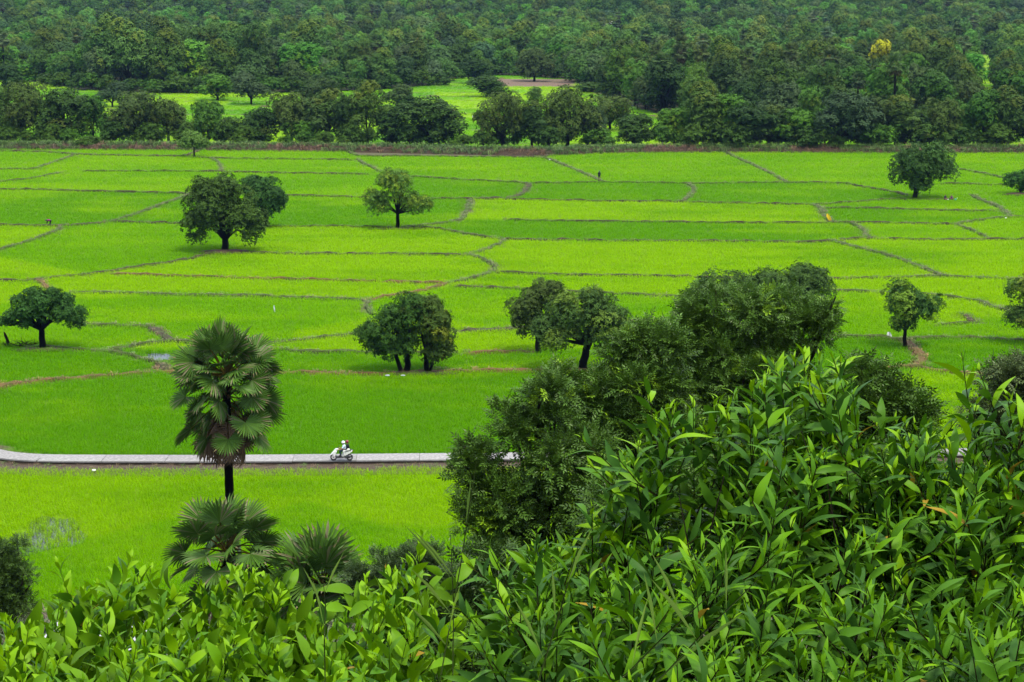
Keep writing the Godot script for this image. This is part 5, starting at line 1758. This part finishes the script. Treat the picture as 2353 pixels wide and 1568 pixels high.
func build_people() -> void:
	# a figure walking away along a bund
	var dark := Color(0.012, 0.014, 0.026)
	var bn := []
	var face := Vector3(0, 0, -1)
	bn.append([Vector3(0, 0.86, 0), Vector3(0, 0.98, 0), 0.16, 0.15, dark])
	bn.append([Vector3(0, 0.98, 0), Vector3(0, 1.3, 0), 0.15, 0.165, dark])
	bn.append([Vector3(-0.13, 1.36, 0), Vector3(0.13, 1.36, 0), 0.075, 0.075, dark])
	bn.append([Vector3(0, 1.4, 0), Vector3(0, 1.48, 0), 0.052, 0.05, SKIN])
	head(bn, Vector3(0, 1.56, 0), face, SKIN, Color(0.03, 0.03, 0.04))
	for s in [-1.0, 1.0]:
		var z: float = 0.12 * s
		bn.append([Vector3(s * 0.2, 1.34, 0), Vector3(s * 0.26, 1.07, 0.02 - z * 0.4), 0.062, 0.052, dark])
		bn.append([Vector3(s * 0.26, 1.07, 0.02 - z * 0.4), Vector3(s * 0.25, 0.84, -z * 0.6), 0.05, 0.038, dark])
		hand(bn, Vector3(s * 0.25, 0.82, -z * 0.6), Vector3(0, -1, 0), Vector3(-s, 0, 0), 0.25, SKIN)
		bn.append([Vector3(s * 0.09, 0.86, 0), Vector3(s * 0.1, 0.48, z * 0.6), 0.095, 0.075, dark])
		bn.append([Vector3(s * 0.1, 0.48, z * 0.6), Vector3(s * 0.1, 0.1, z), 0.055, 0.04, Color(0.12, 0.06, 0.03)])
		bn.append([Vector3(s * 0.1, 0.05, z), Vector3(s * 0.1, 0.04, z - 0.14), 0.042, 0.035, Color(0.08, 0.05, 0.04)])
	var w := person("person in dark coat walking along a bund in the far paddies", gp(1377, 413.5, 0.36), 0.2, bn)
	var hat := Buf.new()
	for k in 18:
		var a := TAU * k / 18.0
		var c := TAU * (k + 1) / 18.0
		hat.tri(Vector3(0, 1.79, 0), Vector3(cos(a) * 0.19, 1.62, sin(a) * 0.19), Vector3(cos(c) * 0.19, 1.62, sin(c) * 0.19), Color(0.09, 0.09, 0.13))
	part(hat, "hat", vmat("cloth"), w)
	# a figure bent double beside a bund, tending the rice
	bn = []
	var red := Color(0.2, 0.03, 0.12)
	var blk := Color(0.012, 0.014, 0.016)
	face = Vector3(-0.75, -0.65, 0).normalized()
	bn.append([Vector3(0.3, 0.9, -0.07), Vector3(0.3, 0.9, 0.07), 0.14, 0.14, blk])
	bn.append([Vector3(0.26, 0.95, 0), Vector3(-0.12, 1.02, 0), 0.15, 0.16, red])
	bn.append([Vector3(-0.2, 1.0, -0.14), Vector3(-0.2, 1.0, 0.14), 0.085, 0.085, red])
	bn.append([Vector3(-0.28, 1.0, 0), Vector3(-0.38, 0.98, 0), 0.055, 0.055, Color(0.02, 0.025, 0.07)])
	head(bn, Vector3(-0.46, 0.97, 0), face, SKIN, Color(0.02, 0.025, 0.08))
	for s in [-1.0, 1.0]:
		bn.append([Vector3(-0.2, 0.98, s * 0.19), Vector3(-0.24, 0.7, s * 0.2), 0.06, 0.05, blk])
		bn.append([Vector3(-0.24, 0.7, s * 0.2), Vector3(-0.3, 0.48, s * 0.14), 0.046, 0.034, blk])
		hand(bn, Vector3(-0.3, 0.46, s * 0.14), Vector3(-0.2, -0.98, 0).normalized(), Vector3(-0.98, 0.2, 0).normalized(), 0.5, SKIN)
		bn.append([Vector3(0.3, 0.88, s * 0.1), Vector3(0.2, 0.48, s * 0.13), 0.1, 0.07, blk])
		bn.append([Vector3(0.2, 0.48, s * 0.13), Vector3(0.26, 0.1, s * 0.13), 0.07, 0.05, Color(0.02, 0.03, 0.05)])
		bn.append([Vector3(0.26, 0.05, s * 0.13), Vector3(0.12, 0.04, s * 0.13), 0.042, 0.035, Color(0.08, 0.05, 0.04)])
	person("person in plum shirt bending down to the rice beside a bund", gp(112, 521), 0.0, bn)
	# two people resting in the shade
	for e in [[2172, 459.5, Color(0.014, 0.017, 0.04), Color(0.1, 0.03, 0.06), "seated person in navy top resting under the domed tree", 0.5], [2187, 459.5, Color(0.14, 0.055, 0.12), Color(0.02, 0.025, 0.03), "seated person in purple top resting beside a teal bag", -0.4]]:
		bn = []
		face = Vector3(0, 0, 1)
		var k: float = 1.0 if e[5] > 0 else 0.92
		bn.append([Vector3(-0.08, 0.13, 0), Vector3(0.08, 0.13, 0), 0.13, 0.13, e[3]])
		bn.append([Vector3(0, 0.2, 0), Vector3(0, 0.52, 0.03) * Vector3(1, k, 1), 0.14, 0.15, e[2]])
		bn.append([Vector3(-0.14, 0.58 * k, 0.03), Vector3(0.14, 0.58 * k, 0.03), 0.08, 0.08, e[2]])
		bn.append([Vector3(0, 0.62 * k, 0.04), Vector3(0, 0.7 * k, 0.06), 0.052, 0.05, SKIN])
		head(bn, Vector3(0, 0.79 * k, 0.07), face, SKIN, Color(0.012, 0.012, 0.014))
		for s in [-1.0, 1.0]:
			bn.append([Vector3(s * 0.2, 0.56 * k, 0.02), Vector3(s * 0.28, 0.36, 0.12), 0.06, 0.05, e[2]])
			bn.append([Vector3(s * 0.28, 0.36, 0.12), Vector3(s * 0.14, 0.3, 0.3), 0.046, 0.034, SKIN])
			hand(bn, Vector3(s * 0.14, 0.3, 0.3), Vector3(-s * 0.5, -0.2, 0.84).normalized(), Vector3.UP, 0.4, SKIN)
			bn.append([Vector3(s * 0.1, 0.14, 0.04), Vector3(s * 0.3, 0.22, 0.36), 0.1, 0.075, e[3]])
			bn.append([Vector3(s * 0.3, 0.22, 0.36), Vector3(-s * 0.06, 0.09, 0.42), 0.07, 0.05, e[3]])
			bn.append([Vector3(-s * 0.06, 0.07, 0.42), Vector3(-s * 0.17, 0.05, 0.44), 0.045, 0.034, SKIN])
		person(e[4], gp(e[0], e[1], 0.12), e[5], bn)

func lump(sd: int, r: Vector3, c: Color) -> Buf:
	rng.seed = sd
	var b := dome(r, -1.2, c)
	for k in b.v.size():
		b.v[k] *= 1.0 + 0.25 * n_fine.get_noise_3d(b.v[k].x * 40.0 + sd, b.v[k].y * 40.0, b.v[k].z * 40.0)
	b.n.clear()
	return b

func build_small() -> void:
	var cloth := vmat("cloth", 0.85, 0.3)
	var tree_spot := gp(2102, 457)
	# mounds of earth under the trees
	for e in [[518, 582, 4.2, 1.6, 0.5, "brown earth mound under the large round mango"], [2125, 458, 5.6, 1.6, 0.14, "trodden brown mound under the domed tree"], [914, 527, 4.6, 0.9, 0.25, "low brown mound under the light olive tree"], [2345, 449, 3.2, 1.5, 0.5, "brown mound under the bush at the paddy edge"], [960, 860, 4.2, 0.8, 0.3, "straw littered ridge under the pair of mango trees"], [97, 806, 3.4, 0.9, 0.3, "straw littered ridge under the forked mango"]]:
		var p := gp(e[0], e[1])
		var b := dome(Vector3(e[2], e[4], e[3]), -0.1, Color(0.115, 0.072, 0.048))
		for k in b.v.size():
			b.v[k] = b.v[k] * (1.0 + 0.22 * n_fine.get_noise_2d(b.v[k].x * 5.0 + e[0], b.v[k].z * 5.0)) + p
		structure(b, "mound", rough_mat("bund", 0.9), e[5])
	# scraps beside the two in the shade
	for e in [[2179, 460, Color(0.7, 0.75, 0.62), Vector3(0.16, 0.11, 0.12), "pale food box on the ground between the two seated people"], [2196, 460, Color(0.08, 0.42, 0.32), Vector3(0.17, 0.15, 0.13), "teal bag beside the seated person in purple"], [2200, 457, Color(0.5, 0.7, 0.3), Vector3(0.1, 0.12, 0.1), "pale green bottle bag beside the teal bag"]]:
		var o := part(moved(lump(int(e[0]), e[3], e[2]), gp(e[0], e[1], 0.12) + Vector3(0, e[3].y * 0.8, 0)), "picnic_bag", cloth, self)
		tag(o, e[4], "bag")
	# cloth markers in the rice: a stake and a sheet
	for e in [[1910, 511, 0.28, -0.35, 1.35, 0.62, Color(0.8, 0.55, 0.02), "yellow cloth marker leaning at a bund corner", "marker"], [632, 722, 0.05, 0.1, 1.0, 0.14, Color(0.72, 0.75, 0.78), "thin white cloth strip on a stake in the rice", "marker"], [2047, 779, 0.1, 0.1, 0.75, 0.5, Color(0.8, 0.8, 0.82), "white cloth draped on a stake beside the uneven young mango", "marker"]]:
		var p := gp(e[0], e[1])
		var t := thing("cloth_marker", e[7], e[8], p)
		var b := Buf.new()
		var top := Vector3(-e[2] * 2.0, e[4], 0)
		b.tube([Vector3(0.04, -0.1, 0), top], [0.02, 0.016], 6, Color(0.1, 0.07, 0.045))
		part(b, "stake", rough_mat("bark", 1.2), t)
		var c := Buf.new()
		rng.seed = int(e[0])
		var n := 7
		var wv := []
		for k in n + 1:
			var f := k / float(n)
			var y := lerpf(e[4], e[4] * 0.22, f)
			var bx := lerpf(top.x, 0.04, 1.0 - y / e[4])
			var half: float = e[5] * (0.25 + 0.75 * sin(PI * clampf(f * 0.8 + 0.1, 0, 1)))
			wv.append([Vector3(bx - half * 0.62, y - 0.06 * f, 0.05 + 0.07 * sin(f * 5.0)), Vector3(bx + 0.03, y, -0.03), Vector3(bx + half * 0.38, y - 0.1 * f, 0.05 - 0.06 * sin(f * 4.0))])
		for k in n:
			for q in 2:
				c.quad(wv[k][q], wv[k + 1][q], wv[k + 1][q + 1], wv[k][q + 1], e[6])
		part(c, "cloth", vmat("thin_cloth", 0.8, 0.3, 0.5), t)
	# pale litter
	for e in [[890, 863], [926, 863]]:
		var o := part(moved(lump(int(e[0]), Vector3(0.24, 0.07, 0.14), Color(0.36, 0.38, 0.4)), gp(e[0], e[1], 0.38)), "plastic_bag", cloth, self)
		tag(o, "crumpled pale plastic bag on the ridge under the paired mangoes", "litter", "plastic bags under the mangoes")
	for e in [[215, 1081], [1096, 1083], [1263, 367], [2312, 501], [1912, 780]]:
		var o := part(moved(lump(int(e[0]), Vector3(0.16, 0.08, 0.13), Color(0.7, 0.7, 0.7)), gp(e[0], e[1], 0.32)), "litter_scrap", cloth, self)
		tag(o, "small white litter scrap on the road verge" if e[1] > 1000 else "small white litter scrap lying on a bund", "litter", "white litter scraps on the verge" if e[1] > 1000 else "white litter scraps on bunds")
	# heap of cut branches and a broken stump beside the forked mango
	var hp := gp(45, 800)
	var heap := thing("branch_heap", "heap of reddish brown cut branches beside a broken stump", "branches", hp)
	rng.seed = 404
	for k in 46:
		var b := Buf.new()
		var a := Vector3(rng.randf_range(-1.5, 1.6), rng.randf_range(0.05, 0.5), rng.randf_range(-0.5, 0.5))
		var d := Vector3(rng.randf_range(-1, 1), rng.randf_range(0.0, 0.55), rng.randf_range(-0.6, 0.6)).normalized() * rng.randf_range(0.6, 1.3)
		b.tube([a, a + d * 0.5 + rv(0.06), a + d], [0.035, 0.026, 0.012], 5, Color(0.12, 0.06, 0.04).lerp(Color(0.07, 0.05, 0.04), rng.randf()))
		part(b, "branch", rough_mat("bark", 1.2), heap)
	var stump := thing("broken_stump", "leaning broken reddish stump beside the branch heap", "stump", gp(17, 796))
	var sb := Buf.new()
	sb.tube([Vector3(0.15, -0.2, 0), Vector3(0.05, 0.5, 0), Vector3(-0.2, 1.2, 0), Vector3(-0.32, 1.55, 0)], [0.22, 0.17, 0.14, 0.05], 8, Color(0.14, 0.07, 0.045))
	part(sb, "trunk", rough_mat("bark", 1.2), stump)
	# bananas beside the far plots
	for e in [[1488, 253, 34], [1512, 254, 40], [1534, 256, 36], [1552, 256, 42], [1566, 257, 34], [1465, 252, 26]]:
		var p := gp(e[0], e[1])
		var s := scale_at(p)
		var h: float = e[2] / s
		rng.seed = e[0]
		var t := thing("banana_plant", "banana plant with long arching leaves at the far wood edge", "plant", p, 0.0, "banana plants at the wood edge")
		var b := Buf.new()
		b.tube([Vector3(0, -0.2, 0), Vector3(0, h * 0.5, 0)], [0.16, 0.1], 7, Color(0.12, 0.14, 0.05))
		part(b, "trunk", vmat("leaf"), t)
		for k in 8:
			var az := k * 2.4
			var o := Vector3(cos(az), 0, sin(az))
			var sd := Vector3(-sin(az), 0, cos(az)) * 0.32
			var lb := Buf.new()
			var prev := Vector3(0, h * 0.48, 0)
			var pw := 0.1
			for q in 5:
				var f := (q + 1) / 5.0
				var nx := Vector3(0, h * 0.48, 0) + o * h * 0.42 * f + Vector3(0, h * (0.75 * f - 0.6 * f * f), 0)
				var w := sin(PI * minf(f * 0.9 + 0.1, 1.0))
				lb.quad(prev - sd * pw, nx - sd * w, nx + sd * w, prev + sd * pw, Color(0.07, 0.16, 0.04))
				prev = nx
				pw = w
			part(lb, "leaf", vmat("leaf"), t)
	# an egret or two in the far rice
	for e in [[1087, 273], [1118, 276], [1372, 302]]:
		var p := gp(e[0], e[1])
		var bn := [[Vector3(-0.14, 0.5, 0), Vector3(0.16, 0.42, 0), 0.1, 0.05, Color(0.8, 0.8, 0.8)], [Vector3(-0.16, 0.55, 0), Vector3(-0.2, 0.8, 0), 0.04, 0.03, Color(0.8, 0.8, 0.8)], [Vector3(-0.2, 0.8, 0), Vector3(-0.13, 0.95, 0), 0.03, 0.03, Color(0.8, 0.8, 0.8)], [Vector3(-0.13, 0.95, 0), Vector3(-0.22, 0.97, 0), 0.04, 0.03, Color(0.8, 0.8, 0.8)], [Vector3(-0.24, 0.97, 0), Vector3(-0.36, 0.95, 0), 0.014, 0.008, Color(0.5, 0.35, 0.05)], [Vector3(0.0, 0.42, 0.04), Vector3(0.0, 0.0, 0.04), 0.013, 0.012, Color(0.04, 0.04, 0.03)], [Vector3(0.03, 0.42, -0.04), Vector3(0.05, 0.0, -0.04), 0.013, 0.012, Color(0.04, 0.04, 0.03)]]
		var t := thing("egret", "white egret standing in the rice beyond the bank", "bird", p, 0.0, "egrets in the far rice")
		part(skin(bn, 0.02), "body", cloth, t)
	# a mast over the wood, and tin roofs among the trees
	var mp := Vector3(-52.0, hill(-52.0, -1180.0), -1180.0)
	var mast := thing("mast", "thin grey mast rising above the far wood", "mast", mp)
	var mb := Buf.new()
	for k in 3:
		var a := TAU * k / 3.0
		mb.tube([Vector3(cos(a) * 0.9, -1, sin(a) * 0.9), Vector3(cos(a) * 0.35, 42, sin(a) * 0.35)], [0.14, 0.1], 5, Color(0.3, 0.31, 0.33))
	for k in 16:
		mb.tube([Vector3(0.6, k * 2.6, 0.0), Vector3(-0.4, k * 2.6 + 1.3, 0.5)], [0.06, 0.06], 4, Color(0.3, 0.31, 0.33))
	part(mb, "lattice", vmat("alloy"), mast)
	for e in [[615, 25, 1235.0, 10.0], [1410, 50, 1120.0, 5.0], [690, 22, 1240.0, 7.0]]:
		var p := at(e[0], e[1], e[2])
		var t := thing("tin_roof_house", "small house with white tin roof among the far trees", "house", Vector3(p.x, hill(p.x, p.z), p.z), 0.3, "tin roofed houses in the far wood")
		var h := p.y - hill(p.x, p.z)
		var hw: float = e[3] * 0.5
		var wb := Buf.new()
		wb.box(Vector3(-hw, 0, -3), Vector3(hw, h - 1.0, 3), Color(0.4, 0.38, 0.34))
		part(wb, "wall", vmat("plaster", 0.9, 0.3), t)
		var rb := Buf.new()
		for s in [-1.0, 1.0]:
			rb.quad(Vector3(-hw - 0.4, h - 1.2, s * 3.5), Vector3(hw + 0.4, h - 1.2, s * 3.5), Vector3(hw + 0.4, h + 0.3, 0), Vector3(-hw - 0.4, h + 0.3, 0), Color(0.66, 0.67, 0.68))
		part(rb, "roof", vmat("tin", 0.4, 0.5), t)
	build_hut()

# ---------- the hut at the foot of the slope, seen between the leaves ----------
func build_hut() -> void:
	var depth := 96.0
	var c := at(330, 1460, depth)
	var g := hill(c.x, c.z)
	var t := thing("hut", "small hut with grey roof, white eaves and patterned vent wall behind the shrubs", "hut", Vector3(c.x, g - 0.2, c.z))
	var s := F / depth
	var o := Vector3(c.x, g - 0.2, c.z)
	var P := func(px: float, py: float, dz: float) -> Vector3: return at(px, py, depth + dz) - o
	var plaster := rough_mat("plaster_wall", 0.7, 0.9, 1.0, 0.8, 1.0)
	var p0: Vector3 = P.call(366, 1434, 0.0)
	var p1: Vector3 = P.call(424, 1480, 0.0)
	# the wall that carries the vent blocks
	var wb := Buf.new()
	wb.box(Vector3(p0.x - 0.25, 0, -0.3), Vector3(p1.x + 0.25, p1.y - 0.12, 0.0), Color(0.36, 0.35, 0.37))
	wb.box(Vector3(p0.x - 0.25, p1.y - 0.12, -0.28), Vector3(p0.x - 0.02, p0.y, -0.01), Color(0.36, 0.35, 0.37))
	wb.box(Vector3(p1.x + 0.02, p1.y - 0.12, -0.28), Vector3(p1.x + 0.25, p0.y, -0.01), Color(0.36, 0.35, 0.37))
	part(wb, "wall", plaster, t)
	var cap := Buf.new()
	cap.box(Vector3(p0.x - 0.35, p0.y + 0.01, -0.45), Vector3(p1.x + 0.35, p0.y + 0.16, 0.12), Color(0.62, 0.62, 0.64))
	part(cap, "coping", plaster, t)
	# vent blocks: a square rim with a cross of petals
	var bb := Buf.new()
	var red := Color(0.3, 0.04, 0.02)
	var gold := Color(0.5, 0.27, 0.04)
	var q := 0.155
	var e := q * 0.5
	bb.box(Vector3(-e, -e, -0.05), Vector3(e, -e + 0.02, 0.02), red)
	bb.box(Vector3(-e, e - 0.02, -0.05), Vector3(e, e, 0.02), red)
	bb.box(Vector3(-e, -e + 0.02, -0.05), Vector3(-e + 0.02, e - 0.02, 0.02), red)
	bb.box(Vector3(e - 0.02, -e + 0.02, -0.05), Vector3(e, e - 0.02, 0.02), red)
	for k in 4:
		var a := TAU * k / 4.0 + PI / 4.0
		var d := Vector3(cos(a), sin(a), 0)
		var n := Vector3(-sin(a), cos(a), 0) * 0.02
		bb.quad(Vector3(0, 0, 0.01) - n * 0.4, d * e * 0.7 - n + Vector3(0, 0, 0.012), d * e * 1.15 + Vector3(0, 0, 0.008), d * e * 0.7 + n + Vector3(0, 0, 0.012), gold)
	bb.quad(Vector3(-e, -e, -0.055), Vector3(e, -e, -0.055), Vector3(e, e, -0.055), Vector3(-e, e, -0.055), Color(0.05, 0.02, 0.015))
	var block := amesh(bb, vmat("glazed", 0.35, 0.5))
	var nx := int((p1.x - p0.x) / (q + 0.006))
	var ny := int((p0.y - p1.y) / (q + 0.006))
	for j in ny:
		for k in nx:
			inst(block, "vent_block", t, Transform3D(Basis(), Vector3(p0.x + 0.02 + (k + 0.5) * (q + 0.006), p1.y - 0.1 + (j + 0.5) * (q + 0.006), -0.02)))
	# the roof that runs off to the side, with a white verge
	var r0: Vector3 = P.call(52, 1518, -2.2)
	var r1: Vector3 = P.call(122, 1432, 1.2)
	var wide: float = p0.x - r1.x - 0.4
	var rb := Buf.new()
	var nsh := 16
	for k in nsh:
		var x0: float = wide * k / nsh
		var x1: float = wide * (k + 1) / nsh
		var xm := (x0 + x1) * 0.5
		for pr in [[x0, xm, 0.0, 0.05], [xm, x1, 0.05, 0.0]]:
			rb.quad(r0 + Vector3(pr[0], pr[2], 0), r1 + Vector3(pr[0], pr[2], 0), r1 + Vector3(pr[1], pr[3], 0), r0 + Vector3(pr[1], pr[3], 0), Color(0.36, 0.36, 0.39))
	part(rb, "roof", vmat("tin", 0.4, 0.5), t)
	var vb := Buf.new()
	vb.tube([r0 + Vector3(-0.05, 0.05, 0), r0.lerp(r1, 0.5) + Vector3(-0.05, 0.06, 0), r1 + Vector3(-0.05, 0.05, 0)], [0.12, 0.12, 0.12], 4, Color(0.72, 0.71, 0.74))
	part(vb, "verge", plaster, t)
	var hb := Buf.new()
	hb.box(Vector3(r0.x + 0.3, 0, r1.z - 2.2), Vector3(r0.x + wide - 0.2, r0.y - 0.15, r0.z - 0.5), Color(0.36, 0.35, 0.37))
	part(hb, "house_wall", plaster, t)

func _ready() -> void:
	# camera
	var cam := Camera3D.new()
	cam.name = "camera"
	cam.fov = rad_to_deg(2.0 * atan(784.0 / F))
	cam.near = 0.1
	cam.far = 9000.0
	cam.transform = Transform3D(Basis(Vector3.RIGHT, upv, -fwd), EYE)
	cam.current = true
	add_child(cam)
	# sky: bright broken overcast
	var sky := ProceduralSkyMaterial.new()
	sky.sky_top_color = Color(0.79, 0.82, 0.87)
	sky.sky_horizon_color = Color(0.52, 0.57, 0.65)
	sky.sky_curve = 0.5
	sky.ground_bottom_color = Color(0.2, 0.26, 0.12)
	sky.ground_horizon_color = Color(0.6, 0.66, 0.66)
	sky.sun_angle_max = 30.0
	var sk := Sky.new()
	sk.sky_material = sky
	var env := Environment.new()
	env.background_mode = Environment.BG_SKY
	env.sky = sk
	env.tonemap_mode = Environment.TONE_MAPPER_LINEAR
	env.tonemap_exposure = 2.92
	env.sdfgi_enabled = true
	env.ssao_enabled = true
	env.ssil_enabled = true
	env.fog_enabled = true
	env.fog_density = 0.000036
	env.fog_light_color = Color(0.6, 0.76, 1.0)
	var we := WorldEnvironment.new()
	we.name = "world"
	we.environment = env
	add_child(we)
	var sun := DirectionalLight3D.new()
	sun.name = "sun"
	sun.light_energy = 0.5
	sun.light_color = Color(1.0, 0.97, 0.9)
	sun.light_angular_distance = 11.0
	sun.shadow_enabled = true
	sun.rotation_degrees = Vector3(-68, 40, 0)
	add_child(sun)

	n_big.frequency = 0.02
	n_mid.frequency = 0.09
	n_fine.frequency = 0.25
	n_big.seed = 1
	n_mid.seed = 2
	n_fine.seed = 3
	wet_spot = gp(105, 1232)
	pond_spot = gp(362, 822)
	var t0 := Time.get_ticks_msec()
	map_fields()
	print("map ", Time.get_ticks_msec() - t0)
	build_ground()
	print("ground ", Time.get_ticks_msec() - t0)
	build_water()
	build_road()
	build_bank()
	build_bunds()
	print("bunds ", Time.get_ticks_msec() - t0)
	build_rice()
	print("rice ", Time.get_ticks_msec() - t0)
	make_kinds()
	build_wood()
	print("wood ", Time.get_ticks_msec() - t0)
	build_field_trees()
	print("field trees ", Time.get_ticks_msec() - t0)
	build_slope_trees()
	build_palms()
	print("palms ", Time.get_ticks_msec() - t0)
	build_shrubs()
	print("shrubs ", Time.get_ticks_msec() - t0)
	build_scooter()
	build_people()
	print("people ", Time.get_ticks_msec() - t0)
	build_small()
	print("all ", Time.get_ticks_msec() - t0)
